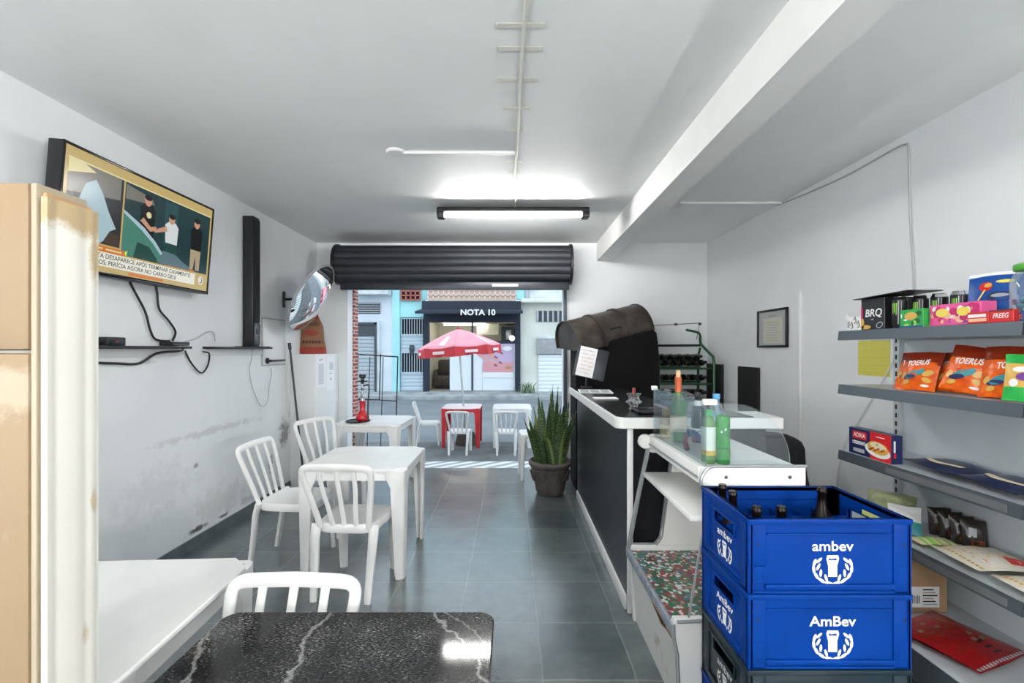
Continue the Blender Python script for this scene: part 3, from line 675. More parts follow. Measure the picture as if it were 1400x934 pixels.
# ================================================================== MONOBLOC FURNITURE
def make_chair(label, m, slats=3):
    t = thing('plastic_chair', label, 'chair')
    # seat: dished trapezoid with a rolled skirt
    def outline(sc, z, dip=0):
        out = []
        for k in range(32):
            a = 2 * math.pi * k / 32; c, sn = math.cos(a), math.sin(a)
            x = math.copysign(abs(c) ** .45, c) * .196 * sc; y = math.copysign(abs(sn) ** .45, sn) * .20 * sc
            x *= 1 + .06 * (y / .2); out.append((x, y + .01, z + dip - .012 * max(0, (y - .12) / .08)))
        return out
    MB().loft([outline(.985, .392), outline(1.0, .40), outline(1.0, .43), outline(.97, .443), outline(.90, .444), outline(.8, .436), outline(.5, .428), outline(.1, .427)], m).build('seat', t, ang=50)
    # backrest: hoop, top rail and slats
    nb = (0, .965, .26)
    def back(x, u):   # u 0..1 up the back
        return Vector((x, -.175 - .115 * u - .015 * u * u, .42 + .40 * u))
    hoop = []
    for sx_ in (-1, 1):
        side = [(sx_ * .150, 0), (sx_ * .163, .2), (sx_ * .180, .45), (sx_ * .196, .68), (sx_ * .203, .82), (sx_ * .203, .92), (sx_ * .190, .966), (sx_ * .160, .988), (sx_ * .08, .996)]
        if sx_ == 1: side = side[::-1]
        hoop += [back(*q) for q in side]
        if sx_ == -1: hoop.append(back(0, 1.0))
    hs = spline(hoop, 4)
    s = MB(); N = len(hs)
    s.sweep(hs, [.038 + .009 * math.sin(math.pi * i / (N - 1)) ** 6 for i in range(N)], .022, m, nb, 10)
    for k in range(slats):
        x = (-.10 + .20 * k / (slats - 1))
        s.sweep(spline([back(x * .72, .02), back(x * .82, .3), back(x, .65), back(x * 1.04, .97)], 4), [.034, .032, .030, .029, .029, .028, .028, .028, .028, .028, .028, .029, .031][:13], .014, m, nb, 8)
    s.build('backrest', t, ang=50)
    for sx_ in (-1, 1):
        MB().sweep(spline([(sx_ * .178, -.165, .44), (sx_ * .180, -.185, .36), (sx_ * .172, -.205, .2), (sx_ * .165, -.235, .0)], 4), [.066, .064, .062, .06, .058, .056, .054, .052, .05, .048, .045, .043, .040], .032, m, (0, 1, 0), 8).build('leg', t, ang=50)
        MB().sweep(spline([(sx_ * .172, .165, .425), (sx_ * .176, .18, .34), (sx_ * .176, .19, .18), (sx_ * .176, .20, 0)], 4), [.084, .083, .081, .079, .076, .073, .070, .067, .064, .061, .058, .055, .052], .034, m, (sx_ * .45, 1, 0), 8).build('leg', t, ang=50)
    return t

def make_table(name, label, top, leg, group=None, hole=None):
    t = thing(name, label, 'table', group=group)
    q = .352; ch = .075
    pl = []
    for sx_, sy_ in ((1, 1), (-1, 1), (-1, -1), (1, -1)):
        a, b = (sx_ * q, sy_ * (q - ch)), (sx_ * (q - ch), sy_ * q)
        n1 = [(sx_ * q, sy_ * (q - ch)), (sx_ * (q - .012), sy_ * (q - ch + .012)), (sx_ * (q - ch + .012), sy_ * (q - .012)), (sx_ * (q - ch), sy_ * q)]
        pl += n1 if sx_ * sy_ > 0 else n1[::-1]
    if hole:
        i0 = 0; c = [(hole[0] + .03 * math.cos(-2 * math.pi * k / 20 + .9), hole[1] + .03 * math.sin(-2 * math.pi * k / 20 + .9)) for k in range(21)]
        ar = sum(pl[i][0] * pl[(i + 1) % len(pl)][1] - pl[(i + 1) % len(pl)][0] * pl[i][1] for i in range(len(pl)))
        if ar < 0: pl = pl[::-1]
        i0 = max(range(len(pl)), key=lambda i: pl[i][0] + pl[i][1]); pl = pl[i0:] + pl[:i0]; pl = pl + [(pl[0][0], pl[0][1] + .0005)] + c
    s = MB().prism(pl, .702, .722, top)
    s.build('tabletop', t, bevel=.005)
    s = MB()
    for k in range(4):
        A = Matrix.Rotation(R(90) * k, 4, 'Z'); s.box(-.27, .27, -.335, -.325, .645, .702, leg, A)
    s.build('apron', t)
    for k in range(4):
        A = Matrix.Rotation(R(90) * k, 4, 'Z')
        def Lr(c, arm, th, z, r=.03):
            pts = [(-c + arm, -c), (-c + arm, -c + th), (-c + th, -c + th), (-c + th, -c + arm), (-c, -c + arm), (-c, -c + r), (-c + r * .3, -c + r * .3), (-c + r, -c)]
            return [(x, y, z) for x, y in pts]
        MB().loft([Lr(.352, .13, .028, .712), Lr(.352, .125, .028, .66), Lr(.350, .095, .026, .60), Lr(.347, .08, .026, .3), Lr(.343, .062, .026, .03), Lr(.343, .055, .03, 0)], leg, T=A).build('leg', t, bevel=.004)
    return t

GC, GO = 'white plastic chairs inside', 'white plastic chairs on the pavement'
ch0 = make_chair('white plastic chair with its back to the middle table front, slatted back towards the granite table', M.white_pl)
ch0.location = (-1.0, 2.885, 0); ch0.rotation_euler.z = R(-4); ch0['group'] = GC
def chair(x, y, dx, dy, label, z=0, sc=1., g=GC):
    c = copy_tree(ch0); c.location = (x, y, z); c.rotation_euler.z = math.atan2(dy, dx) - R(90); c.scale = (sc,) * 3
    c['label'] = label; c['group'] = g; return c
ch0['label'] = 'white plastic chair pushed to the middle table, its slatted back turned to the granite table'
chair(-1.57, 3.25, 1, -.04, 'white plastic chair between the stained wall and the middle table')
chair(-1.65, 4.165, .85, -.50, 'white plastic chair beside the leaning stick, at the far corner of the middle table')
chair(-.685, 1.115, -.02, -1, 'white plastic chair with only its back showing over the granite table edge', 0, .95)
wt = make_table('plastic_table', 'square white plastic table in mid-room with chairs on two sides', M.white_pl, M.white_pl, 'square plastic tables')
wt.location = (-1.045, 3.25, 0); wt.rotation_euler.z = R(0)
def table(x, y, rz, label, z=0, sc=1.):
    c = copy_tree(wt); c.location = (x, y, z); c.rotation_euler.z = R(rz); c['label'] = label; c.scale = (sc,) * 3; return c
table(-1.50, 4.95, -3, 'square white plastic table carrying the red hookah')
table(-1.29, 1.31, 3, 'square white plastic table beside the granite table and the chipped cabinet')
# street side
rt = make_table('plastic_table', 'square plastic table with red legs under the parasol', M.pinktop, M.red_pl, 'square plastic tables', (.02, -.02))
rt.location = (-.93, 8.42, -.28)
table(.0, 8.40, 0, 'square white plastic table on the pavement next to the red-legged table', -.28)
chair(-.90, 7.72, .05, 1, 'white plastic chair drawn up to the red-legged table, its back to the room', -.28, .9, GO)
chair(-.10, 7.70, .0, 1, 'white plastic chair drawn up to the white pavement table', -.28, .9, GO)
chair(-1.56, 8.45, 1, .1, 'white plastic chair at the far side of the red-legged table, seen side on', -.28, .95, GO)
# stool by the plant
t = thing('plastic_stool', 'white plastic stool standing behind the potted plant', 'stool', (.26, 5.28, 0))
t.rotation_euler.z = R(4)
MB().prism(rrect(-.17, .17, -.17, .17, .05), .49, .53, M.white_pl).build('seat', t, bevel=.008)
for a in (-1, 1):
    for b in (-1, 1):
        MB().sweep([(a * .135, b * .135, .50), (a * .145, b * .145, .42), (a * .155, b * .155, .03)], [.08, .055, .042], [.07, .05, .04], M.white_pl, (0, 1, 0), 10).build('leg', t)
for a in (-1, 1):
    for b in (-1, 1): MB().lathe([(0, 0), (.018, 0), (.02, .015), (.014, .035), (0, .035)], M.white_pl, 12, Matrix.Translation((a * .155, b * .155, 0))).build('foot_glide', t)

# hookah on its tray
t = thing('serving_tray', 'black round tray on the white table under the hookah', 'tray', (-1.66, 4.83, .722))
MB().lathe([(0, 0), (.12, 0), (.13, .012), (.126, .016), (.118, .006), (0, .006)], M.black, 28).build('tray_body', t)
t = thing('hookah', 'red and black hookah standing on a white plastic table', 'hookah', (-1.61, 4.82, .729))
MB().lathe([(0, 0), (.05, 0), (.066, .02), (.07, .045), (.055, .08), (.034, .11), (.03, .15), (.034, .2), (.04, .215), (.03, .22), (0, .22)], mat('red_glass', srgb(190, 20, 36), .08, ccoat=.5), 24).build('vase', t, ang=60)
MB().lathe([(0, .22), (.026, .22), (.02, .25), (.028, .265), (.018, .28), (.014, .33), (.024, .345), (.013, .36), (.013, .40), (.024, .41), (.012, .42), (0, .42)], M.steel, 18).build('stem', t)
MB().lathe([(0, .42), (.055, .425), (.06, .435), (.02, .44), (.018, .46), (.036, .475), (.036, .5), (.02, .505), (0, .505)], M.black, 18).build('bowl', t)
MB().tube([(.014, 0, .38), (.06, 0, .39), (.075, -.01, .34), (.07, -.03, .2), (.08, -.06, .06), (.1, -.09, .012)], .008, M.black, 8, smooth=5).build('hose', t)
s = MB().box(-.19, .19, -.10, .10, 0, .0012, M.paper); tag(s.build('paper_sheet', None, (-1.42, 4.86, .722)), 'cream paper sheet lying on the hookah table', 'paper'); bpy.context.scene.objects['paper_sheet'].rotation_euler.z = R(8)

# granite table in front
def granite():
    m = mat('black_granite', (.02, .02, .022), .07); N, L, B = nodes(m)
    tc = N.new('ShaderNodeTexCoord')
    mp = N.new('ShaderNodeMapping'); mp.inputs['Scale'].default_value = (1, 1.9, 1); mp.inputs['Rotation'].default_value = (0, 0, R(25)); L.new(tc.outputs['Object'], mp.inputs['Vector'])
    n1 = N.new('ShaderNodeTexNoise'); n1.inputs['Scale'].default_value = 120; n1.inputs['Detail'].default_value = 6; n1.inputs['Roughness'].default_value = .75; L.new(mp.outputs['Vector'], n1.inputs['Vector'])
    n2 = N.new('ShaderNodeTexNoise'); n2.inputs['Scale'].default_value = 6; n2.inputs['Detail'].default_value = 4; L.new(tc.outputs['Object'], n2.inputs['Vector'])
    ad = N.new('ShaderNodeMath'); ad.operation = 'MULTIPLY_ADD'; ad.inputs[1].default_value = .35; L.new(n2.outputs['Fac'], ad.inputs[0]); L.new(n1.outputs['Fac'], ad.inputs[2])
    r = N.new('ShaderNodeValToRGB'); cr = r.color_ramp
    cr.elements[0].position = .62; cr.elements[0].color = (.012, .012, .013, 1); cr.elements[1].position = .90; cr.elements[1].color = (.6, .6, .58, 1)
    e = cr.elements.new(.72); e.color = (.03, .03, .031, 1); e = cr.elements.new(.82); e.color = (.13, .13, .13, 1)
    L.new(ad.outputs['Value'], r.inputs['Fac']); cur = r.outputs['Color']
    # pale veins: thin bands along slanting lines, broken up by noise
    sp = N.new('ShaderNodeSeparateXYZ'); L.new(tc.outputs['Object'], sp.inputs[0])
    n3 = N.new('ShaderNodeTexNoise'); n3.inputs['Scale'].default_value = 4.5; n3.inputs['Detail'].default_value = 9; n3.inputs['Roughness'].default_value = .65; L.new(tc.outputs['Object'], n3.inputs['Vector'])
    for (k, c0, wd, st) in ((.28, -.29, .009, .42), (.05, -.06, .009, .38), (.67, .44, .010, .42), (.9, .56, .006, .3)):
        a = N.new('ShaderNodeMath'); a.operation = 'MULTIPLY_ADD'; a.inputs[1].default_value = k; L.new(sp.outputs['Y'], a.inputs[0]); L.new(sp.outputs['X'], a.inputs[2])
        b = N.new('ShaderNodeMath'); b.operation = 'MULTIPLY_ADD'; b.inputs[1].default_value = .20; L.new(n3.outputs['Fac'], b.inputs[0]); L.new(a.outputs['Value'], b.inputs[2])
        c = N.new('ShaderNodeMath'); c.operation = 'SUBTRACT'; c.inputs[1].default_value = c0 + .10; L.new(b.outputs['Value'], c.inputs[0])
        d = N.new('ShaderNodeMath'); d.operation = 'ABSOLUTE'; L.new(c.outputs['Value'], d.inputs[0])
        mr = N.new('ShaderNodeMapRange'); mr.inputs['From Min'].default_value = wd; mr.inputs['From Max'].default_value = 0; mr.inputs['To Max'].default_value = st * 1.6; mr.interpolation_type = 'SMOOTHERSTEP'; L.new(d.outputs['Value'], mr.inputs['Value'])
        mu = N.new('ShaderNodeMath'); mu.operation = 'MULTIPLY'; mu.use_clamp = True; L.new(mr.outputs['Result'], mu.inputs[0]); L.new(n1.outputs['Fac'], mu.inputs[1])
        mx = N.new('ShaderNodeMix'); mx.data_type = 'RGBA'; L.new(mu.outputs['Value'], mx.inputs['Factor']); L.new(cur, mx.inputs['A']); mx.inputs['B'].default_value = (.5, .5, .49, 1); cur = mx.outputs['Result']
    L.new(cur, B.inputs['Base Color']); return m
t = thing('granite_table', 'black speckled granite table with pale veins at the bottom of the picture', 'table', (-.435, .93, 0))
MB().prism(rrect(-.385, .385, -.38, .365, .045), .715, .742, granite()).build('tabletop', t, bevel=.004)
for x in (.06, .30): MB().rbox(x, x + .04, -.32, .30, 0, .715, M.black, .006).build('slab_leg', t)

# chipped beige cabinet at the picture's edge
def chipped(name, base, under, thr=.62, stretch=.25):
    m = mat(name, base, .42); N, L, B = nodes(m); tc = N.new('ShaderNodeTexCoord')
    mp = N.new('ShaderNodeMapping'); mp.inputs['Scale'].default_value = (3, 3, stretch * 3); L.new(tc.outputs['Object'], mp.inputs['Vector'])
    n = N.new('ShaderNodeTexNoise'); n.inputs['Scale'].default_value = 1.6; n.inputs['Detail'].default_value = 6; n.inputs['Roughness'].default_value = .55; L.new(mp.outputs['Vector'], n.inputs['Vector'])
    r = N.new('ShaderNodeValToRGB'); r.color_ramp.elements[0].position = thr - .03; r.color_ramp.elements[1].position = thr + .03
    r.color_ramp.elements[0].color = (*base, 1); r.color_ramp.elements[1].color = (*under, 1)
    L.new(n.outputs['Fac'], r.inputs['Fac']); L.new(r.outputs['Color'], B.inputs['Base Color']); return m
tan, cream, wht = srgb(126, 106, 80), srgb(146, 135, 116), srgb(205, 203, 195)
M.tan = stained_wall('yellowed_beige_paint', tan, [(-.15, 0, 1.43, .6, .3, .07, .9, cream), (-.3, 0, 1.2, .3, .3, .10, .5, cream)], grime=.08); M.tanedge = chipped('chipped_edge_paint', srgb(156, 122, 88), cream, .52, .6); M.crm = stained_wall('cream_paint', wht, [(.02, .05, 1.76, .2, .2, .065, .95, srgb(160, 138, 102)), (.02, .09, 1.68, .2, .02, .06, .9, srgb(160, 140, 104)), (.02, .085, 1.2, .2, .012, .03, .7, srgb(170, 150, 116)), (.02, .07, .95, .2, .015, .04, .6, srgb(170, 150, 116))], grime=.04)
t = thing('cabinet', 'tall beige cabinet edge with chipped yellowed paint at the picture border', 'cabinet', (-.848, .80, 0))
MB().rbox(-.55, -.017, .0, .03, .02, 1.493, M.tan, .006).build('door', t); MB().rbox(-.55, -.017, .0, .03, 1.499, 1.80, M.tan, .006).build('door', t)
MB().rbox(-.016, -.004, .002, .10, .0, 1.80, mat('edge_cream', cream, .5), .004).build('corner_strip', t)
MB().rbox(-.003, .0055, .010, .10, .0, 1.785, M.tanedge, .003).build('hinge_edge', t)
s = MB()
prof = [(.006, .0), (.012, -.002), (.0165, .001), (.017, .010), (.0160, .013), (.0162, .020), (.0185, .024), (.0190, .044), (.0200, .047), (.0203, .062), (.0192, .066), (.0194, .074), (.0212, .078), (.0212, .088), (.0198, .091), (.0202, .096), (.014, .098), (.006, .098)]
s.prism(prof, 0, 1.774, M.crm); s.build('moulded_side', t, ang=40)
MB().rbox(-.55, -.02, .03, .10, 0, 1.79, M.crm, .004).build('carcass', t)
# ================================================================== BAR COUNTER AND ITS NEIGHBOURS
M.lamblk = mat('black_laminate', (.012, .013, .015), .22)
M.lamfront = mat('charcoal_panel', (.012, .014, .016), .35, spec=.2)
M.edgew = mat('white_edging', (.78, .78, .77), .4, noise=.06)
t = thing('bar_counter', 'black bar counter with thick white edges behind the deli display', 'counter', (.66, 2.56, 0))
s = MB().box(0, .03, 0, 1.96, .07, 1.055, M.lamfront); s.build('front_panel', t)
MB().rbox(-.012, .002, .02, 1.95, .0, .085, M.edgew, .003).build('kick_strip', t)
MB().rbox(-.004, .028, -.02, 0, .0, 1.055, M.edgew, .003).build('corner_post', t)
MB().box(.03, .80, .015, .04, .0, 1.055, M.lamblk).build('end_panel', t)
MB().box(.35, .38, .04, 1.96, .0, 1.055, M.lamblk).build('back_panel', t)
r_ = .05
pl = [(-.08 + r_, -.06)] + [(-.08 + r_ - r_ * math.sin(a), -.06 + r_ - r_ * math.cos(a)) for a in [math.pi / 2 * k / 6 for k in range(1, 7)]] + [(-.08, 2.0), (.42, 2.0), (.42, .22), (.86, .22), (.86, -.06)]
MB().prism(pl, 1.055, 1.118, M.edgew).build('countertop', t, bevel=.006)
pl2 = [(-.068 + .04, -.045), (-.068, -.005), (-.068, 1.99), (.41, 1.99), (.41, .21), (.70, .21), (.70, -.045)]
MB().prism(pl2, 1.118, 1.122, M.lamblk).build('black_inlay', t, bevel=.001)
ZB = 1.123
# papers on the counter
t = thing('newspaper', 'printed newspaper spread at the far end of the bar counter', 'newspaper', (.72, 4.02, ZB))
s = MB().box(-.12, .17, -.16, .16, 0, .004, M.paper); T = face((0, 0, .0045), '+Z')
for k in range(7):
    for j in range(3): s.rect(-.105 + .09 * j, -.03 + .09 * j, -.14 + .04 * k, -.115 + .04 * k, M.ink if (k + j) % 3 else M.darkink, T)
s.build('sheets', t, rot=(0, 0, R(-6)))
s = MB().rbox(-.09, .09, -.055, .055, 0, .006, M.paper, .001); s.rect(-.07, .07, -.03, -.02, M.ink, face((0, 0, .0065), '+Z')); s.rect(-.07, .03, .0, .01, M.ink, face((0, 0, .0065), '+Z'))
tag(s.build('paper_slip', None, (.72, 3.45, ZB)), 'small white paper slip on the bar counter in front of the newspaper', 'paper')
M.clear = None
def glass_mat(name, tint, gl=.06, df=.0, dcol=(.8, .9, 1)):
    m = bpy.data.materials.new(name); m.use_nodes = True; N, L = m.node_tree.nodes, m.node_tree.links
    for n in list(N): N.remove(n)
    o = N.new('ShaderNodeOutputMaterial'); tr = N.new('ShaderNodeBsdfTransparent'); tr.inputs[0].default_value = (*tint, 1)
    g = N.new('ShaderNodeBsdfGlossy'); g.inputs['Roughness'].default_value = .03
    fr = N.new('ShaderNodeLayerWeight'); fr.inputs['Blend'].default_value = .25
    ma = N.new('ShaderNodeMath'); ma.operation = 'MULTIPLY_ADD'; ma.inputs[1].default_value = .5; ma.inputs[2].default_value = gl; L.new(fr.outputs['Fresnel'], ma.inputs[0])
    mx = N.new('ShaderNodeMixShader'); L.new(ma.outputs[0], mx.inputs[0]); L.new(tr.outputs[0], mx.inputs[1]); L.new(g.outputs[0], mx.inputs[2])
    if df:
        d = N.new('ShaderNodeBsdfDiffuse'); d.inputs[0].default_value = (*dcol, 1); m2 = N.new('ShaderNodeMixShader'); m2.inputs[0].default_value = df
        L.new(mx.outputs[0], m2.inputs[1]); L.new(d.outputs[0], m2.inputs[2]); mx = m2
    L.new(mx.outputs[0], o.inputs[0]); return m
M.clear = glass_mat('clear_glass', (.93, .96, .96), .05)
M.pane = glass_mat('display_pane', (.93, .97, .98), .025, .008)
M.greenglass = glass_mat('green_bottle_glass', (.30, .62, .28), .05, .32, (.28, .50, .16))
M.brightgreen = glass_mat('bright_green_glass', (.10, .62, .16), .06, .25, (.04, .45, .08))
M.pet = glass_mat('blue_pet', (.62, .84, .95), .12, .08, (.35, .65, .9))
t = thing('candle_glass', 'small scalloped glass candle holder on the bar counter', 'candle holder', (.762, 2.80, ZB))
cg = mat('pressed_glass', (.82, .84, .83), .08, trans=.85)
s = MB(); pr = [(.02, 0), (.03, .004), (.022, .02), (.03, .035), (.048, .05), (.034, .062), (.03, .085), (.044, .10), (.04, .103), (.028, .09), (0, .07)]
s.loft([[(r * (1 + .12 * math.cos(8 * a)) * math.cos(a), r * (1 + .12 * math.cos(8 * a)) * math.sin(a), z) for a in [2 * math.pi * k / 32 for k in range(32)]] for r, z in pr], cg); s.build('holder', t)
MB().lathe([(0, .07), (.012, .07), (.010, .135), (0, .14)], mat('red_wax', srgb(150, 60, 45), .4), 12).build('candle', t)
t = thing('card_tray', 'flat black card tray on the bar counter edge beside the glass display', 'tray', (.87, 2.69, ZB))
s = MB().rbox(-.13, .10, -.08, .09, 0, .008, M.black, .002); s.rbox(-.13, .10, -.08, -.07, 0, .02, M.black, .002); s.rbox(-.13, .10, .08, .09, 0, .02, M.black, .002); s.rbox(-.13, -.12, -.08, .09, 0, .02, M.black, .002); s.rbox(.09, .10, -.08, .09, 0, .02, M.black, .002); s.build('tray_body', t)
MB().rbox(-.08, .02, -.03, .05, .009, .02, M.blackmatt, .006).build('wallet', t) if 0 else None
# menu stand
t = thing('menu_stand', 'slanted black menu board with a white handwritten price sheet on the bar end', 'sign', (.735, 4.42, ZB))
MB().rbox(-.05, .05, -.05, .05, 0, .012, M.black, .003).build('base', t)
MB().tube([(0, .01, .01), (.01, .02, .16)], .012, M.black, 8).build('post', t)
A = Matrix.Translation((.03, .0, .245)) @ Matrix.Rotation(R(-9), 4, 'X') @ Matrix.Rotation(R(13), 4, 'Y')
s = MB(); s.M = A; s.rbox(-.14, .17, 0, .018, -.15, .155, mat('slate_board', (.028, .032, .042), .4), .004); s.build('board', t)
s = MB(); s.M = A; s.box(-.115, .055, -.004, 0, -.145, .15, M.paper); T = face((-.03, -.0046, 0), '-Y')
rnd = random.Random(4)
for k in range(7):      # illegible handwriting: short wavering strokes
    x = -.07 + rnd.uniform(0, .02); y = .118 - .038 * k
    while x < .055:
        l = rnd.uniform(.008, .02); pts = [Vector((x + l * q / 4, y + rnd.uniform(-.007, .007), .0008)) for q in range(5)]
        s.sweep(pts, .0035, .0008, M.redink, (0, 0, 1), 4, T=T); x += l + rnd.choice((.003, .004, .014))
s.build('price_sheet', t)

# drum grill: black body with half-barrel lid
M.drum = mat('rusty_drum', srgb(82, 76, 70), .42, metal=.3, noise=.4, nscale=7, col2=srgb(54, 47, 42), bump=.2, bscale=20)
t = thing('drum_grill', 'black drum grill with a tilted brown half-barrel lid behind the bar', 'grill', (1.1, 5.06, 0))
bd = [(-.42, 0), (-.42, 1.50), (-.2, 1.56), (.1, 1.63), (.40, 1.71), (.44, 1.68), (.455, 1.58), (.468, 1.42), (.47, 1.2), (.46, .9), (.45, .5), (.43, 0)]
MB().prism(bd, -.16, .30, mat('soot_black', (.004, .004, .0045), .85, spec=.2), basis((0, 0, 0), (1, 0, 0), (0, 0, 1), (0, -1, 0))).build('body', t, bevel=.01)
ax = Vector((math.cos(R(13.5)) * math.cos(R(20)), math.cos(R(13.5)) * math.sin(R(20)), math.sin(R(13.5)))).normalized()
u = Vector((0, 0, 1)); u = (u - ax * u.dot(ax)).normalized(); v = ax.cross(u)     # v points to the rear or front
B_ = basis((-.02, -.02, 1.665), u, v, ax) if False else None
if v.y > 0: v = -v
s = MB(); rr = .275; L_ = .465
def shell(l0, l1, r, m, a0=-95, a1=105, th=.006):
    rings = []
    for l in (l0, l1):
        o = []
        for k in range(25):
            a = R(a0 + (a1 - a0) * k / 24); o.append(ax * l + u * (r * math.cos(a)) + v * (r * math.sin(a)))
        for k in range(24, -1, -1):
            a = R(a0 + (a1 - a0) * k / 24); o.append(ax * l + u * ((r - th) * math.cos(a)) + v * ((r - th) * math.sin(a)))
        rings.append(o)
    s.loft(rings, m)
shell(-L_, L_, rr, M.drum)
for l in (-.16, .16): shell(l - .018, l + .018, rr + .014, M.drum, -95, 105, .012)
for l in (-L_, L_): shell(l - .01, l + .01, rr + .007, M.drum, -95, 105, .012)
for l in (-L_ + .01, L_ - .014):
    o = [ax * l + u * ((rr - .004) * math.cos(R(a))) + v * ((rr - .004) * math.sin(R(a))) for a in range(-95, 106, 10)]
    o2 = [q + ax * .004 for q in o]; s.loft([o, o2], M.drum)
lid = s.build('barrel_lid', t, (-.06, -.01, 1.645))
q = u * (rr + .03) * math.cos(R(72)) + v * (rr + .03) * math.sin(R(72))
e = u * rr * math.cos(R(72)) + v * rr * math.sin(R(72))
MB().tube([e - ax * .06, q - ax * .055, q + ax * .055, e + ax * .06], .008, M.black, 8).build('lid_handle', lid)

# snake plant in its clay pot
def leafmat():
    m = mat('snake_leaf', (.03, .1, .03), .4); N, L, B = nodes(m); tc = N.new('ShaderNodeTexCoord')
    w = N.new('ShaderNodeTexWave'); w.bands_direction = 'Z'; w.inputs['Scale'].default_value = 14; w.inputs['Distortion'].default_value = 9; w.inputs['Detail'].default_value = 3; w.inputs['Detail Scale'].default_value = 2.5
    L.new(tc.outputs['Object'], w.inputs['Vector']); r = N.new('ShaderNodeValToRGB')
    r.color_ramp.elements[0].color = (*srgb(34, 58, 34), 1); r.color_ramp.elements[1].color = (*srgb(92, 116, 70), 1); r.color_ramp.elements[0].position = .3; r.color_ramp.elements[1].position = .95
    L.new(w.outputs['Fac'], r.inputs['Fac']); L.new(r.outputs['Color'], B.inputs['Base Color']); return m
M.leaf = leafmat(); M.leafedge = mat('leaf_edge', srgb(120, 134, 76), .45)
t = thing('potted_snake_plant', 'tall snake plant in a brown-grey clay pot by the opening', 'plant', (.40, 4.70, 0))
clay = mat('weathered_clay', srgb(100, 94, 90), .8, noise=.35, nscale=9, bump=.5, bscale=18)
s = MB(); pr = [(0, 0), (.135, 0), (.142, .02), (.15, .03), (.165, .12), (.192, .23), (.198, .275), (.212, .285), (.226, .30), (.228, .325), (.216, .345), (.2, .345), (.19, .31), (.18, .29)]
s.loft([[(r * (1 + (.014 * math.cos(10 * a) if .05 < z < .29 and r > .14 else 0)) * math.cos(a), r * (1 + (.014 * math.cos(10 * a) if .05 < z < .29 and r > .14 else 0)) * math.sin(a), z) for a in [2 * math.pi * k / 60 for k in range(60)]] for r, z in pr], clay)
for k in range(10):   # swags moulded on the belly
    a0 = 2 * math.pi * k / 10; pts = []
    for j in range(9):
        q = j / 8; a = a0 + 2 * math.pi / 10 * q; z = .235 - .09 * math.sin(math.pi * q); r = .152 + .046 * (z - .03) / .2 + .006; pts.append((r * math.cos(a), r * math.sin(a), z))
    s.tube(pts, .009, clay, 6)
s.build('pot', t)
MB().lathe([(0, .30), (.1, .305), (.185, .295)], mat('potting_soil', (.03, .022, .016), .95, bump=.6, bscale=60), 24).build('soil', t)
rnd = random.Random(11); s = MB()
def leaf(x, y, hgt, lx, ly, w, tw, m=M.leaf, bend=0.):
    n = 9; pl = []; wd = []; nr = []
    for i in range(n):
        q = i / (n - 1); z = .29 + hgt * q
        pl.append((x + lx * q ** 1.4, y + ly * q ** 1.4, z - bend * max(0, q - .5) ** 2 * 4 * hgt)); wd.append(w * (.75 + .9 * q * (1 - q) * 2) * (1 if q < .7 else max(.03, (1 - q) / .3)))
        a = tw + .7 * q; nr.append((math.cos(a), math.sin(a), 0))
    s.sweep(spline(pl, 2), [wd[0]] + [wd[min(int(i / 2 + .5), n - 1)] for i in range(1, 2 * n - 1)], .008, m, [nr[min(int(i / 2), n - 1)] for i in range(2 * n - 1)], 8, p=2.)
for x, y, h, lx, ly, w, tw in ((0.0, .0, .84, .03, .02, .065, 1.3), (.05, .05, .82, .04, .0, .06, 1.8), (-.07, -.02, .76, -.06, .02, .06, 1.2), (-.02, -.08, .66, .0, -.02, .07, 1.6), (.08, -.06, .68, .06, -.03, .065, 1.4),
        (-.1, .05, .6, -.07, .02, .06, 2.0), (.11, .02, .7, .1, .0, .055, 1.0), (.02, .1, .78, .0, .05, .06, 1.5), (-.05, .1, .7, -.03, .06, .06, 1.2), (-.11, -.06, .52, -.12, -.05, .05, 1.7), (.12, -.08, .55, .1, -.05, .05, 1.5), (.06, .11, .62, .08, .08, .055, 1.1)):
    leaf(x, y, h, lx, ly, w, tw)
for k in range(26):
    a = rnd.uniform(0, 6.28); d = rnd.uniform(.03, .14); h = rnd.uniform(.3, .62)
    leaf(d * math.cos(a), d * math.sin(a), h, .9 * d * math.cos(a) + rnd.uniform(-.03, .03), .9 * d * math.sin(a), rnd.uniform(.035, .06), rnd.uniform(.8, 2.3), M.leaf if k % 4 else M.leafedge)
leaf(-.14, -.06, .5, -.14, -.05, .035, 1.6); leaf(.03, -.12, .45, -.10, -.04, .03, 1.5, M.leafedge, .35); leaf(.09, -.1, .44, .05, -.06, .03, 1.5, M.leafedge, .1)
s.build('foliage', t, ang=60)

# wine rack in the back corner
M.greenm = mat('green_enamel', srgb(24, 74, 46), .4, metal=.2)
M.winegl = mat('dark_wine_glass', (.012, .018, .012), .12, ccoat=.4)
t = thing('wine_rack', 'dark green metal wine rack against the back wall', 'rack', (1.92, 5.14, 0))
for a in (-.31, .30):
    pts = [(a, -.22, 0), (a, -.22, 1.36), (a, -.20, 1.42), (a, .12, 1.56), (a, .14, 1.6), (a, .14, 1.66)] if a > 0 else [(a, -.22, 0), (a, -.22, 1.36), (a, -.20, 1.42), (a, .0, 1.52), (a, .06, 1.6)]
    MB().tube(pts, .016, M.greenm, 8).build('side_frame', t); MB().tube([(a, .2, 0), (a, .2, 1.42), (a, .14, 1.52)], .014, M.greenm, 8).build('side_frame', t)
MB().tube([(-.31, .13, 1.545), (.30, .13, 1.55)], .014, M.black, 8).build('crossbar', t)
MB().tube([(.30, .14, 1.66), (.27, .13, 1.70), (.12, .10, 1.73)], .014, M.greenm, 8, smooth=3).build('hook', t)
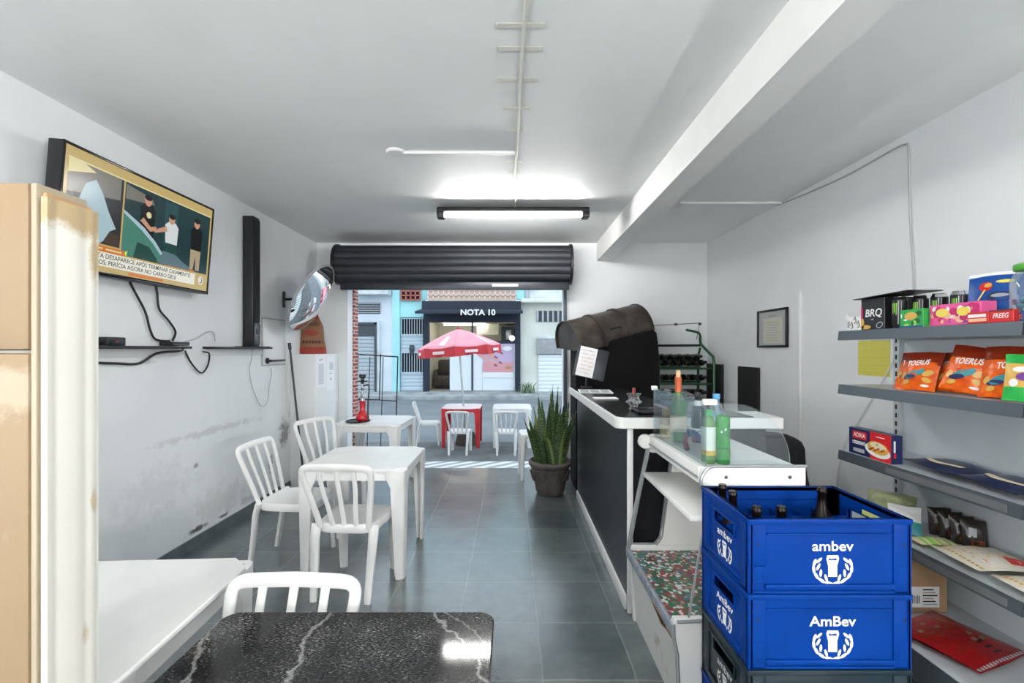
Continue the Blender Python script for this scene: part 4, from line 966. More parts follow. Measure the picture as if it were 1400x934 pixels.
s = MB().tube([(-.30, .1, 1.5), (-.295, .1, 1.78), (.28, .1, 1.81), (.24, .1, 1.62)], .0045, M.black, 6)
for q in ((-.295, .1, 1.77), (0, .1, 1.795), (.28, .1, 1.80)): s.rbox(q[0] - .014, q[0] + .014, .09, .115, q[2] - .014, q[2] + .014, M.black, .004)
s.build('wire_frame', t)
for z in (.95, 1.12, 1.29): 
    s = MB()
    for y in (-.20, .14): s.tube([(-.31, y, z), (.30, y, z)], .011, M.greenm, 8)
    s.build('tier', t)
def wine_shape(s, m, foil=None, label=None, n=14):
    s.lathe([(0, 0), (.036, 0), (.037, .004), (.037, .19), (.033, .215), (.016, .245), (.0145, .295), (.016, .297), (.016, .305), (0, .305)], m, n)
n_ = 0
def wine_bottle(label):
    b = thing('wine_bottle', label, 'bottle', group='dark bottles lying in the wine rack')
    s = MB(); wine_shape(s, M.winegl); s.build('bottle_body', b); MB().lathe([(.0155, .25), (.017, .252), (.017, .307), (0, .308)], M.blackmatt, 12).build('foil', b)
    MB().lathe([(.0375, .07), (.038, .072), (.038, .15), (.0375, .152)], mat('wine_label', srgb(70, 66, 58), .6) if 'wine_label' not in bpy.data.materials else bpy.data.materials['wine_label'], 14).build('bottle_label', b); return b
wb = None
for j, z, nb_ in ((0, .985, 6), (1, 1.155, 6), (2, 1.325, 6), (2, 1.390, 5)):
    for i in range(nb_):
        lab = 'dark wine bottle lying on the %s tier of the green rack' % ('lowest', 'middle', 'top')[j]
        if wb is None: wb = wine_bottle(lab); b = wb
        else: b = copy_tree(wb); b['label'] = lab
        b['group'] = 'dark bottles on the %s rack tier' % ('lowest', 'middle', 'top')[j]
        b.location = (1.92 - .25 + .1 * i + (.05 if nb_ == 5 else 0), 5.14 + .18, z + .012); b.rotation_euler = (R(86), 0, 0)
# tall black boards on the side wall
for y0, y1, z, lab in ((5.06, 5.45, 1.33, 'tall black board against the side wall right behind the wine rack'), (4.32, 4.70, 1.325, 'tall black board against the side wall under the framed certificate')):
    s = MB().rbox(-.03, -.004, 0, y1 - y0, 0, z, M.blackmatt, .003); b = tag(s.build('black_board', None, (XR - .002, y0, 0)), lab, 'board')
# framed certificate
t = thing('framed_certificate', 'black-framed certificate hung on the side wall', 'picture', (XR, 4.11, 1.52)); w, h = .235, .35
s = MB()
for a, b_, c, d in ((-w, w, 0, .02), (-w, w, h - .02, h), (-w, -w + .02, 0, h), (w - .02, w, 0, h)): s.rbox(-.025, -.004, a, b_, c, d, M.black, .003)
s.build('frame', t)
s = MB().box(-.012, -.006, -w + .02, w - .02, .02, h - .02, mat('certificate_back', srgb(170, 174, 172), .3)); T = face((-.0125, 0, .0), '-X')
s.rect(-.14, .16, .04, .27, mat('aged_paper', srgb(196, 194, 180), .5), T, .0003); s.rect(-.05, .06, .283, .292, M.ink, T, .0008)
for k in range(8): s.rect(-.10, .11 - .02 * (k % 3), .06 + .024 * k, .064 + .024 * k, M.ink, T, .0008)
s.build('certificate_sheet', t, recalc=False)
# chair with dark cloth
c = chair(1.86, 3.62, 0, 1, 'white plastic chair wearing a black cloth behind the deli display'); c['group'] = GC
t = thing('black_cloth', 'black cloth draped over a chair back behind the deli display', 'cloth', (1.86, 3.345, .0))
rnd = random.Random(5)
def drape(a, b):
    x = -.29 + .58 * a; ph = b * 2 - 1
    sag = .05 * abs(a - .5) ** 2 * 4
    top = .892 - .06 * abs(2 * a - 1) ** 3
    d = abs(ph); y = (1 if ph > 0 else -1) * .038 * min(1, d * 6) + ph * .10 * d + .016 * math.sin(9 * a + 3 * ph) * d - .03
    z = top - (d ** 1.15) * (.30 + .05 * math.sin(7 * a)) - sag * (.4 + d)
    if a > .85: x += .05 * d * (a - .85) / .15
    y += (top - z) * .26
    return (x, y, z)
s = MB().grid(drape, 24, 24, mat('black_fabric', (.02, .021, .026), .85)); o = s.build('cloth_sheet', t, ang=60); m_ = o.modifiers.new('solid', 'SOLIDIFY'); m_.thickness = .008

# ================================================================== DELI DISPLAY
M.deli = mat('white_enamel', (.80, .80, .78), .3, noise=.06, nscale=4)
M.delidirty = chipped('chipped_enamel', (.74, .73, .70), (.45, .40, .34), .66, 1.)
M.rail = mat('grey_trim', srgb(150, 154, 156), .35, metal=.4); M.bluetrim = mat('worn_blue_trim', srgb(104, 118, 146), .5, noise=.35, nscale=20, col2=srgb(150, 152, 152))
t = thing('deli_display', 'open white deli display counter with curved glass top', 'display counter', (.64, 1.79, 0))
D = .71
D0, D1 = .031, D - .031
MB().add([(.045, D0, 0), (.54, D0, 0), (.54, D1, 0), (.045, D1, 0), (.015, D0, .365), (.54, D0, .365), (.54, D1, .365), (.015, D1, .365)], [(0, 3, 2, 1), (4, 5, 6, 7), (0, 1, 5, 4), (2, 3, 7, 6), (0, 4, 7, 3), (1, 2, 6, 5)], M.delidirty).build('base', t)
s = MB().rbox(-.006, .016, 0, D, .352, .402, M.bluetrim, .008); s.build('bumper', t)
# ragged hole in the front skin
rnd = random.Random(2); s = MB(); pts = []
for k in range(16):
    a = 2 * math.pi * k / 16; pts.append((.17 + .12 * math.cos(a) * rnd.uniform(.7, 1.1), .322 + .026 * math.sin(a) * rnd.uniform(.5, 1.1)))
s.flat([(-y, z) for y, z in pts], mat('torn_void', (.02, .015, .01), .9), face((.0, 0, 0), '-X'), .0)
o = s.build('torn_patch', t); 
for v in o.data.vertices: v.co.x = .045 - .03 * (v.co.z / .365) - .0025
s = MB(); rim = [(y + .012 * rnd.uniform(-1, 1), z + .006 * rnd.uniform(-1, 1)) for y, z in pts]
s.tube([(.045 - .03 * z / .365 - .004, y, z) for y, z in rim + rim[:1]], .0035, mat('rust_foam', srgb(170, 115, 60), .9, noise=.5, nscale=30), 6); s.build('torn_edge', t)
def floral():
    m = mat('floral_cloth', (.3, .3, .3), .35); N, L, B = nodes(m); tc = N.new('ShaderNodeTexCoord')
    v1 = N.new('ShaderNodeTexVoronoi'); v1.inputs['Scale'].default_value = 64; L.new(tc.outputs['Object'], v1.inputs['Vector'])
    sp = N.new('ShaderNodeSeparateColor'); L.new(v1.outputs['Color'], sp.inputs[0])
    r = N.new('ShaderNodeValToRGB'); r.color_ramp.interpolation = 'CONSTANT'; cr = r.color_ramp
    cr.elements[0].position = 0; cr.elements[0].color = (*srgb(52, 104, 82), 1); cr.elements[1].position = .30; cr.elements[1].color = (*srgb(150, 52, 58), 1)
    for p, c in ((.52, srgb(90, 130, 110)), (.62, srgb(214, 216, 216)), (.78, srgb(176, 132, 120)), (.86, srgb(70, 110, 140)), (.93, srgb(44, 84, 62))): e = cr.elements.new(p); e.color = (*c, 1)
    L.new(sp.outputs[0], r.inputs['Fac']); L.new(r.outputs['Color'], B.inputs['Base Color']); return m
s = MB().box(.012, .468, D0, D1, .386, .392, floral()); s.build('floral_liner', t)
MB().box(.014, .5, D0, D1, .366, .386, M.deli).build('deck', t)
MB().box(.4705, .50, D0, D1, .39, 1.0, M.deli).build('back_panel', t)
MB().rbox(.13, .53, D0, D1, .985, 1.025, M.deli, .008).build('top_shelf', t)
s = MB().rbox(.118, .132, .034, D - .035, .955, 1.026, M.deli, .004); s.rbox(.112, .119, .034, D - .035, .975, .985, M.rail, .002); s.build('top_rail', t)
MB().rbox(.085, .44, .03, D - .03, .80, .825, M.deli, .004).build('middle_shelf', t)
for y0, nm in ((.0, 'near'), (D - .03, 'far')):
    s = MB(); P_ = lambda pts: s.prism(pts, -y0 - .03, -y0, M.deli, basis((0, 0, 0), (1, 0, 0), (0, 0, 1), (0, -1, 0)))
    P_([(.03, 0), (.54, 0), (.54, .42), (.01, .42), (.0, .39), (.012, .34)])
    P_([(.155, .4205), (.47, .4205), (.47, .93), (.26, .93), (.235, .86), (.19, .52), (.18, .46), (.15, .42)])
    tp = [(.18 + (-.032 if nm == 'near' else -.05), .93)] + [(.20 - .05 * math.cos(a) + (-.032 if nm == 'near' else -.05), .98 + .052 * math.sin(a)) for a in [R(-60 + 150 * k / 8) for k in range(9)]] + [(.535, 1.032), (.535, .9305)]
    P_(tp)
    e = s.build('end_panel', t, bevel=.004)
    s = MB(); yy = y0 + .015
    s.sweep([(.118, yy, .96), (.06, yy, .68), (.004, yy, .385)] if nm == 'far' else [(.165, yy, .95), (.112, yy, .66), (.068, yy, .392)], .022 if nm == 'far' else .009, .032 if nm == 'far' else .008, M.rail, (0, 1, 0), 8)
    if nm == 'far': s.sweep(spline([(.155, yy, .42), (.185, yy, .46), (.197, yy, .53), (.24, yy, .86), (.25, yy, .92)], 4), .016, .034, M.rail, (0, 1, 0), 8); s.tube([(.03, yy, .42), (.155, yy, .42)], .009, M.rail, 8)
    s.build('slanted_rail', t)
    if nm == 'near':
        s = MB(); s.sweep(spline([(.158, -.001, .93), (.120, -.001, .955), (.118, -.001, .99), (.143, -.001, 1.025), (.168, -.001, 1.033)], 4) + [Vector((.535, -.001, 1.034))], .010, .016, M.rail, (0, 1, 0), 6); s.build('edge_trim', t); s = MB()
        s.sweep([(.005, -.001, .40), (.006, -.001, .35), (.02, -.001, .28), (.032, -.001, 0)], .014, .016, M.rail, (0, 1, 0), 6); s.build('edge_trim', t); s = MB().sweep([(.02, -.001, .412), (.45, -.001, .425)], .012, .016, M.rail, (0, 1, 0), 6); s.build('edge_trim', t)
        for x in (.215, .47): MB().lathe([(0, 0), (.006, 0), (.007, .003), (.003, .005), (0, .005)], M.dkgrey, 12, face((x, -.0005, .99), '-Y')).build('screw', t)
MB().lathe([(0, -.02), (.035, -.02), (.04, -.012), (.04, .012), (.035, .02), (0, .02)], M.deli, 20, face((.10, D - .015, .99), '-Y')).build('round_cap', t)
# glass
g0 = .14
def pane(s, pts, th, org, ax_): pass
MB().box(g0, g0 + .006, .02, D - .025, 1.027, 1.287, M.pane).build('glass_pane', t)
for yy in (.012, D - .03):
    pl = [(g0, 1.03), (g0, 1.285), (g0 + .10, 1.283)] + [(g0 + .10 + .24 * math.sin(a), 1.045 + .238 * math.cos(a)) for a in [math.pi / 2 * k / 12 for k in range(1, 13)]] + [(g0 + .34, 1.03)]
    MB().prism(pl, -yy - .006, -yy, M.pane, basis((0, 0, 0), (1, 0, 0), (0, 0, 1), (0, -1, 0))).build('glass_pane', t)
for yy in (.016, D - .03): MB().rbox(g0 - .010, g0 + (.045 if yy < .1 else .022), yy - .010, yy + .012, 1.276, 1.300, M.white, .004).build('glass_clip', t)

ZT = 1.0265
def bottle(name, label, loc, prof, m, parts, rz=0, group=None):
    b = thing(name, label, 'bottle', loc, rz, group); MB().lathe(prof, m, 24).build('bottle_body', b, ang=60)
    for nm, pr, mm in parts: MB().lathe(pr, mm, 24).build(nm, b, ang=60)
    return b
foil = mat('copper_foil', srgb(190, 96, 60), .35, metal=.5); corkm = mat('cork', srgb(206, 168, 130), .8)
wl_ = lambda n, c: mat(n, c, .6)
bottle('wine_bottle', 'big green wine bottle with copper foil and cork in the glass display', (.865, 2.33, ZT), [(0, 0), (.038, 0), (.040, .006), (.040, .18), (.036, .205), (.017, .245), (.0155, .275), (0, .275)], M.greenglass,
       [('foil', [(.0165, .25), (.0165, .315), (.0175, .318), (.0175, .33), (0, .33)], foil), ('cork', [(0, .33), (.012, .33), (.012, .365), (0, .367)], corkm),
        ('bottle_label', [(.0405, .05), (.041, .052), (.041, .13), (.0405, .132)], wl_('cream_label', srgb(205, 190, 165)))])
bottle('small_bottle', 'small bottle with gold and cream wrap in the far corner of the display', (.824, 2.40, ZT), [(0, 0), (.028, 0), (.03, .005), (.03, .10), (.018, .125), (.016, .15), (0, .15)], mat('amber_glass', srgb(120, 84, 40), .12, ccoat=.3),
       [('bottle_label', [(.0305, .01), (.031, .012), (.031, .07), (.0305, .072)], wl_('beige_label', srgb(206, 188, 150))), ('cap', [(.0165, .12), (.019, .122), (.019, .155), (0, .158)], mat('gold_cap', srgb(196, 164, 96), .35, metal=.6))])
bottle('dark_bottle', 'dark slim bottle with white labels between the green ones in the display', (.955, 2.30, ZT), [(0, 0), (.031, 0), (.033, .005), (.033, .15), (.027, .175), (.013, .205), (.012, .25), (0, .25)], M.winegl,
       [('bottle_label', [(.0335, .03), (.034, .032), (.034, .07), (.0335, .072)], M.whiteink), ('neck_label', [(.0275, .165), (.0155, .21), (.0135, .212)], M.whiteink), ('cap', [(.0135, .215), (.0145, .217), (.0145, .255), (0, .257)], M.black)])
bottle('water_bottle', 'ribbed pale blue plastic bottle behind the labelled green bottle', (.945, 2.07, ZT), [(0, 0), (.032, 0), (.034, .006)] + [(.034 - (.003 if k % 2 else 0), .02 + .012 * k) for k in range(14)] + [(.03, .20), (.014, .235), (.013, .25), (0, .25)], M.pet,
       [('cap', [(.0145, .245), (.016, .247), (.016, .268), (0, .27)], mat('blue_cap', srgb(90, 150, 200), .4))])
bottle('green_bottle', 'green glass bottle with a tall white label at the display front', (.822, 1.875, ZT), [(0, 0), (.026, 0), (.028, .005), (.028, .16), (.024, .185), (.014, .20), (.013, .215), (0, .215)], M.greenglass,
       [('bottle_label', [(.0285, .055), (.029, .057), (.029, .15), (.0285, .152)], wl_('white_label', srgb(214, 216, 206))), ('gold_band', [(.0285, .035), (.029, .037), (.029, .053), (.0285, .055)], wl_('gold_label', srgb(196, 160, 80))), ('cap', [(.0145, .195), (.0155, .197), (.0155, .222), (0, .224)], mat('green_cap', srgb(40, 150, 80), .4))])
bottle('green_bottle', 'square-shouldered plain green bottle at the display front corner', (.878, 1.865, ZT), [(0, 0), (.026, 0), (.028, .005), (.028, .19), (.022, .2), (0, .2)], M.brightgreen, [('bottle_label', [(.0285, .02), (.029, .022), (.029, .06), (.0285, .062)], mat('lime_label', srgb(30, 112, 44), .5))])
t = thing('bottle_opener_set', 'red and blue handled tool lying inside the glass display', 'tool', (.85, 2.10, ZT))
MB().tube([(-.04, -.03, .012), (-.03, .02, .05), (.0, .05, .07), (.03, .03, .04)], .012, mat('red_grip', srgb(130, 40, 52), .4), 8, smooth=4).build('red_handle', t)
MB().tube([(.045, -.07, .012), (.03, -.03, .05), (.0, .0, .085), (-.02, .03, .07)], .013, mat('blue_grip', srgb(44, 60, 110), .4), 8, smooth=4).build('blue_handle', t)
MB().tube([(.0, .02, .06), (.05, .01, .10)], .004, M.steel, 6).build('steel_shaft', t)
# ================================================================== BOTTLE CRATES
CW, CD, CH = .522, .352, .238
def crate(name, label, z, m, word, bold, chip=False, dividers=True):
    t = thing(name, label, 'crate', (.751, 1.422, z), 0, 'stacked bottle crates')
    # children: shell walls and divider grid
    def wall(s, L, T, hole, logo_s):
        s.M = T; h = CH
        if hole:
            a, b_, c, d = L / 2 - .075, L / 2 + .075, h - .095, h - .055
            for r in ((0, L, 0, c), (0, L, d, h), (0, a, c, d), (b_, L, c, d)): s.box(r[0], r[1], r[2], r[3], -.016, -.008, m)
            for r in ((a - .006, b_ + .006, c - .006, c), (a - .006, b_ + .006, d, d + .006), (a - .006, a, c, d), (b_, b_ + .006, c, d)): s.rbox(r[0], r[1], r[2], r[3], -.02, -.001, m, .002)
        else: s.box(0, L, 0, h, -.016, -.008, m)
        s.rbox(0, L, h - .016, h, -.016, .002, m, .002)                     # rim
        s.rbox(.06, L - .06, h - .052, h - .046, -.016, -.001, m, .002)      # ledge under the rim
        s.rbox(.055, L - .055, .014, .030, -.016, .001, m, .003); s.rbox(0, L, 0, .008, -.016, -.002, m, .002)
        for u0, u1 in ((0, .058), (L - .058, L)):
            if chip and u0 == 0 and not hole:
                s.rbox(u0, u1, .085, h, -.016, -.002, m, .003)
                s.prism([(0, 0), (.008, 0), (.008, .086), (.03, .086), (.038, .072), (.05, .065), (.058, .068), (.058, .09), (0, .09)], -.016, -.002, m)
            else: s.rbox(u0, u1, 0, h, -.016, -.002, m, .003)
            s.lathe([(0, 0), (.0045, 0), (.0045, .0006), (0, .0006)], M.dark, 10, Matrix.Translation(((u0 + u1) / 2 + .004, h * .66, -.0022)))
            s.rbox(u0 + .016, u1 - .012, .035, .085, -.003, -.0008, m, .001, 1)
        # emblem: word, tumbler and two laurel sprigs
        c0 = (L / 2 + (.012 if not hole else 0), (.105 if not hole else .080)); k = logo_s
        s.text(word, .034 * k, M.whiteink, None, -.0072, sx=1.12, bold=bold, x=c0[0], y=c0[1] + .033 * k)
        gx, gy = c0[0], c0[1] - .014 * k
        s.flat([(gx - .011 * k, gy - .026 * k), (gx + .011 * k, gy - .026 * k), (gx + .011 * k, gy + .0 * k), (gx + .0155 * k, gy + .018 * k), (gx + .013 * k, gy + .026 * k), (gx - .013 * k, gy + .026 * k), (gx - .0155 * k, gy + .018 * k), (gx - .011 * k, gy)], M.whiteink, None, -.0072)
        s.flat([(gx - .010 * k, gy + .014 * k), (gx + .010 * k, gy + .014 * k), (gx + .008 * k, gy + .019 * k), (gx - .004 * k, gy + .017 * k), (gx - .009 * k, gy + .02 * k)], m, None, -.0066)
        for sg in (-1, 1):
            for i in range(5):
                a = R(-78 + 24 * i); px_, py_ = gx + sg * .046 * k * math.cos(a), gy - .004 * k + .038 * k * math.sin(a)
                s.ell(px_, py_, .0105 * k, .0038 * k, M.whiteink, None, -.0072, 10, (R(12 + 24 * i) if sg > 0 else R(168 - 24 * i)))
                if i > 0: s.ell(px_ - sg * .011 * k, py_ + .006 * k, .0095 * k, .0034 * k, M.whiteink, None, -.0072, 10, (R(50 + 22 * i) if sg > 0 else R(130 - 22 * i)))
    s = MB()
    wall(s, CW, face((0, 0, 0), '-Y'), False, 1.32); wall(s, CW, face((CW, CD, 0), '+Y'), False, 1.32)
    wall(s, CD, face((0, CD, 0), '-X'), True, 1.1); wall(s, CD, face((CW, 0, 0), '+X'), True, 1.1)
    s.M = Matrix.Identity(4)
    s.box(.01, CW - .01, .01, CD - .01, .004, .012, m)
    s.build('crate_shell', t, ang=30)
    s = MB()
    for i in range(1, 6): s.box(.016 + (CW - .032) * i / 6 - .0015, .016 + (CW - .032) * i / 6 + .0015, .016, CD - .016, .012, .155, m)
    for j in range(1, 4): s.box(.016, CW - .016, .016 + (CD - .032) * j / 4 - .0015, .016 + (CD - .032) * j / 4 + .0015, .012, .155, m)
    if dividers: s.build('divider_grid', t)
    return t
M.blue = mat('crate_blue', srgb(0, 48, 124), .45, spec=.12, noise=.12, nscale=7); M.blue2 = mat('crate_blue_worn', srgb(0, 50, 126), .5, spec=.12, noise=.18, nscale=6); M.teal = mat('crate_dark_teal', srgb(12, 32, 42), .4, noise=.2, nscale=8)
Z0 = .002
crate('bottle_crate', 'blue crate at the bottom of the crate stack', Z0, M.blue, 'ambev', .012, dividers=False)
crate('bottle_crate', 'dark teal crate in the stack, directly under the second blue one', Z0 + .24, M.teal, 'ambev', .012, dividers=False)
crate('bottle_crate', 'second blue crate from the top, its white word printed with two capitals', Z0 + .48, M.blue2, 'AmBev', .018, dividers=False)
crate('bottle_crate', 'topmost blue crate of the stack, holding a few brown bottles', Z0 + .72, M.blue, 'ambev', .014, chip=True)
M.amber = mat('amber_beer_glass', (.004, .002, .0015), .3, spec=.2)
def beer():
    b = thing('beer_bottle', '', 'bottle')
    MB().lathe([(0, 0), (.034, 0), (.037, .005), (.037, .125), (.032, .148), (.018, .172), (.0145, .20), (.0135, .228), (.016, .230), (.016, .238), (.0135, .242), (.0135, .248), (0, .248)], M.amber, 24).build('bottle_body', b, ang=60)
    MB().lathe([(.0375, .04), (.038, .042), (.038, .11), (.0375, .112)], mat('beer_label', srgb(190, 180, 150), .6), 20).build('bottle_label', b); return b
cells = [(0, 0, 'brown bottle in the crate corner nearest the aisle and the camera'), (0, 2, 'brown bottle third along the short aisle side of the crate'), (0, 3, 'brown bottle in the far aisle corner of the crate'), (1, 0, 'brown bottle second along the printed crate front'), (4, 2, 'lone brown bottle in the wall half of the crate')]
b0 = beer()
for k, (i, j, lab) in enumerate(cells):
    b = b0 if k == 0 else copy_tree(b0)
    b['label'] = lab; b['group'] = 'beer bottles in the top crate'
    b.location = (.751 + .016 + (CW - .032) * (i + .5) / 6, 1.422 + .016 + (CD - .032) * (j + .5) / 4, Z0 + .72 + .0130 + (.012 if (i, j) == (4, 2) else 0))
s = MB().box(0, .001, 0, .085, 0, .055, mat('yellow_slip', srgb(214, 220, 120), .6)); tag(s.build('yellow_label', None, (.751 + CW - .018, 1.52, Z0 + .72 + .15)), 'yellow paper label inside the top crate wall', 'label')

# ================================================================== GONDOLA SHELVES
M.gface = mat('shelf_fascia', srgb(84, 92, 99), .35, metal=.25); M.gtop = mat('shelf_top', srgb(186, 192, 196), .4); M.gback = mat('shelf_back', srgb(190, 197, 202), .5, noise=.05)
t = thing('shelving_unit', 'grey metal shop shelving unit along the side wall', 'shelves', (2.33, 2.70, 0))
GY = -1.95
MB().box(.012, .03, GY, 0, .12, 1.60, M.gback).build('back_panel', t)
for y in (0.0, -.98, GY):
    s = MB().rbox(-.012, .04, y - .018, y + .022, 0, 1.62, M.gtop, .002)
    for k in range(30): s.rbox(-.0135, -.011, y - .005, y + .007, .14 + .05 * k, .168 + .05 * k, M.dark, .0005, 1)
    s.build('slotted_post', t)
for z, xf, dn in ((1.61, 1.97, .055), (1.29, 1.97, .055), (.897, 1.97, .055), (.522, 1.97, .055), (.15, 1.805, .13)):
    for a, b_ in ((-.975, .0), (GY, -.985)):
        x = xf - 2.33
        s = MB().box(x + .004, .012, a, b_, z - .012, z, M.gtop)
        s.box(x + .004, .012, a, a + .004, z - .04, z - .002, M.gtop); s.box(x + .004, .012, b_ - .004, b_, z - .04, z - .002, M.gface)
        sh = s.build('shelf', t)
        s = MB().add([(x, a, z), (x, b_, z), (x - .006, b_, z - dn), (x - .006, a, z - dn), (x + .006, a, z), (x + .006, b_, z), (x + .004, b_, z - dn), (x + .004, a, z - dn)],
                     [(0, 1, 2, 3), (4, 7, 6, 5), (0, 4, 5, 1), (1, 5, 6, 2), (2, 6, 7, 3), (3, 7, 4, 0)], M.gface)
        if z < 1 and z > .2: s.box(x - .009, x - .006, a + .05, b_ - .35 if z > .6 else b_, z - .045, z - .012, mat('price_strip', (.5, .52, .54), .15, metal=.7) if 'price_strip' not in bpy.data.materials else bpy.data.materials['price_strip'])
        s.build('fascia', sh)

# ------------------------------------------------------------------ goods
XF = 1.985
Z1, Z2, Z3, Z4, Z5 = 1.6115, 1.2915, .8985, .5235, .1515
def carton(name, label, cat, x0, x1, y0, y1, z, h, m, art=None, group=None, rz=0, part='carton_body'):
    """box with local origin at its aisle face, bottom, middle; art(mb, T, w, h) draws the aisle face"""
    t = thing(name, label, cat, (x0, (y0 + y1) / 2, z), rz, group); w = y1 - y0
    s = MB().rbox(0, x1 - x0, -w / 2, w / 2, 0, h, m, .0015, 1)
    if art: art(s, face((-.0006, 0, 0), '-X'), w, h)
    s.build(part, t, recalc=False if art else True); return t
K = {n: mat('ink_' + n, srgb(*c), .38) for n, c in dict(green=(40, 160, 70), lime=(150, 205, 90), pink=(225, 90, 150), peach=(240, 190, 150), magenta=(190, 30, 100), yellow=(236, 214, 90), red=(200, 36, 40), blue=(16, 72, 146), navy=(30, 40, 84), orange=(226, 92, 12), rust=(120, 32, 14), dkgreen=(30, 90, 40), purple=(110, 60, 140), cream=(228, 212, 180), gold=(214, 168, 80), brown=(120, 70, 36), teal=(60, 140, 150), black=(20, 20, 24), white=(238, 238, 236), grey=(170, 172, 178), olive=(216, 208, 96)).items()}
def splash(s, T, w, h, cols, n, seed, z=.0003, r0=.05, r1=.2):
    rnd = random.Random(seed)
    for k in range(n):
        a, b = rnd.uniform(.02, .1) + 0, 0
        ra, rb = rnd.uniform(r0, r1) * h, rnd.uniform(r0, r1) * h
        x, y = rnd.uniform(-w / 2 + ra, w / 2 - ra), rnd.uniform(rb, h - rb); ra = min(ra, w / 2 - abs(x)); 
        s.ell(x, y, ra * .95, min(rb, y, h - y) * .95, K[rnd.choice(cols)], T, z + .00004 * k, 9)
# top shelf
def art(s, T, w, h):
    s.text('Bis', .045, K['black'], T, .0004, x=.0, y=h * .5, shear=.3) if 0 else None
    for k, (a, b) in enumerate(((-.03, .03), (-.005, .06), (.02, .035))): s.sweep([T @ Vector((a, b, .0006)), T @ Vector((a + .012, b + .02, .0006)), T @ Vector((a + .02, b - .012, .0006)), T @ Vector((a + .006, b - .02, .0006))], .007, .0008, K['black'], (-1, 0, 0), 4)
    s.rect(-w * .45, -w * .3, h * .2, h * .7, K['grey'], T, .0004)
t = carton('small_pack', 'small white pack with black scribbled print at the end of the top shelf', 'pack', XF + .005, XF + .06, 2.545, 2.66, Z1, .078, K['white'], art)
MB().sweep([(.01, .05, .06), (.015, .075, .085), (.02, .10, .07)], .03, .004, K['white'], (1, 0, .3), 4).build('torn_flap', t)
def art(s, T, w, h):
    s.text('BRQ', .058, K['white'], T, .0004, x=.008, y=h * .52, sx=1.0, bold=.02, shear=.12); s.ell(w * .3, h * .13, .024, .016, K['grey'], T, .0004, 14, .4); s.ell(w * .3, h * .13, .018, .011, K['black'], T, .0006, 14, .4)
    s.rect(-w * .5, -w * .42, h * .3, h * .75, K['magenta'], T, .0004); s.ell(-w * .28, h * .08, .035, .012, K['gold'], T, .0005); s.ell(-w * .43, h * .2, .012, .03, K['gold'], T, .0005); s.rect(-.008, .008, h * .3, h * .335, K['grey'], T, .0004)
t = carton('display_box', 'black display box with flat lid flap and white letters on the top shelf', 'box', XF, XF + .16, 2.385, 2.545, Z1, .17, K['black'], art)
MB().rbox(-.03, .15, -.25, .105, 0, .004, K['black'], .001, 1, Matrix.Translation((0, 0, .174)) @ Matrix.Rotation(R(-1.5), 4, 'X')).build('lid_flap', t)
def can(label, x, y):
    t = thing('drink_can', label, 'can', (x, y, Z1), 0, 'black drink cans on the top shelf')
    s = MB().lathe([(0, .002), (.024, .0), (.027, .004), (.033, .016), (.033, .146)], K['black'], 24)
    for a0, zz, hh in ((R(175), .075, .055), (R(190), .082, .048), (R(205), .07, .06)):
        s.add([((.0333) * math.cos(a0 + da), .0333 * math.sin(a0 + da), zz + dz) for da, dz in ((-.07, 0), (.07, -.004), (.1, hh), (-.05, hh))], [(0, 1, 2, 3)], K['lime'])
    s.add([(.0333 * math.cos(R(230) + da), .0333 * math.sin(R(230) + da), z) for da, z in ((-.22, .02), (.22, .02), (.22, .14), (-.22, .14))], [(0, 1, 2, 3)], K['grey'])
    s.build('can_body', t, recalc=False); MB().lathe([(.033, .146), (.026, .160), (.027, .163), (.0255, .165), (.024, .161), (0, .160)], M.chrome, 24).build('can_top', t); return t
c1 = can('black drink can next to the black display box', 2.022, 2.335)
for lab, x, y in (('black drink can behind the green snack box', 2.085, 2.285), ('black drink can third from the display box, half hidden', 2.105, 2.205), ('black drink can farthest from the display box, above the pink carton', 2.115, 2.115)):
    c = copy_tree(c1); c.location = (x, y, Z1); c['label'] = lab
carton('snack_box', 'small green fruit-print box between the cans and the pink carton', 'box', XF - .005, XF + .05, 2.155, 2.285, Z1, .088, K['green'], lambda s, T, w, h: (splash(s, T, w, h, ['lime', 'dkgreen', 'white', 'green'], 16, 3), s.ell(0, h * .62, .035, .02, K['gold'], T, .002), s.rect(-w / 2, w / 2, 0, .006, K['blue'], T, .002)))
carton('candy_carton', 'long pink and peach carton of sweets on the top shelf', 'carton', XF + .02, XF + .09, 1.915, 2.15, Z1, .098, K['pink'], lambda s, T, w, h: (splash(s, T, w, h, ['pink', 'magenta', 'peach', 'peach', 'white', 'purple', 'magenta'], 46, 8, r0=.08, r1=.22), s.ell(-w * .22, h * .6, .03, .02, K['yellow'], T, .003), s.ell(w * .2, h * .6, .03, .02, K['yellow'], T, .003)))
def art2(word):
    def f(s, T, w, h): s.text(word, .028, K['white'], T, .0006, y=h * .5, x=0, sx=.75, bold=.012, shear=.2); s.rect(-w / 2, w / 2, h * .86, h, K['rust'], T, .0004)
    return f
carton('gum_box', 'small red box with worn white lettering in front of the pink carton', 'box', XF - .008, XF + .016, 1.857, 1.945, Z1, .048, K['red'], lambda s, T, w, h: (s.rect(-w * .45, w * .4, h * .52, h * .8, K['white'], T, .0004), s.rect(-w * .42, w * .42, h * .15, h * .42, K['peach'], T, .0004)))
carton('gum_box', 'small red box with clean white lettering beside the plastic jar', 'box', XF - .008, XF + .016, 1.765, 1.855, Z1, .05, K['red'], art2('FREEG'))

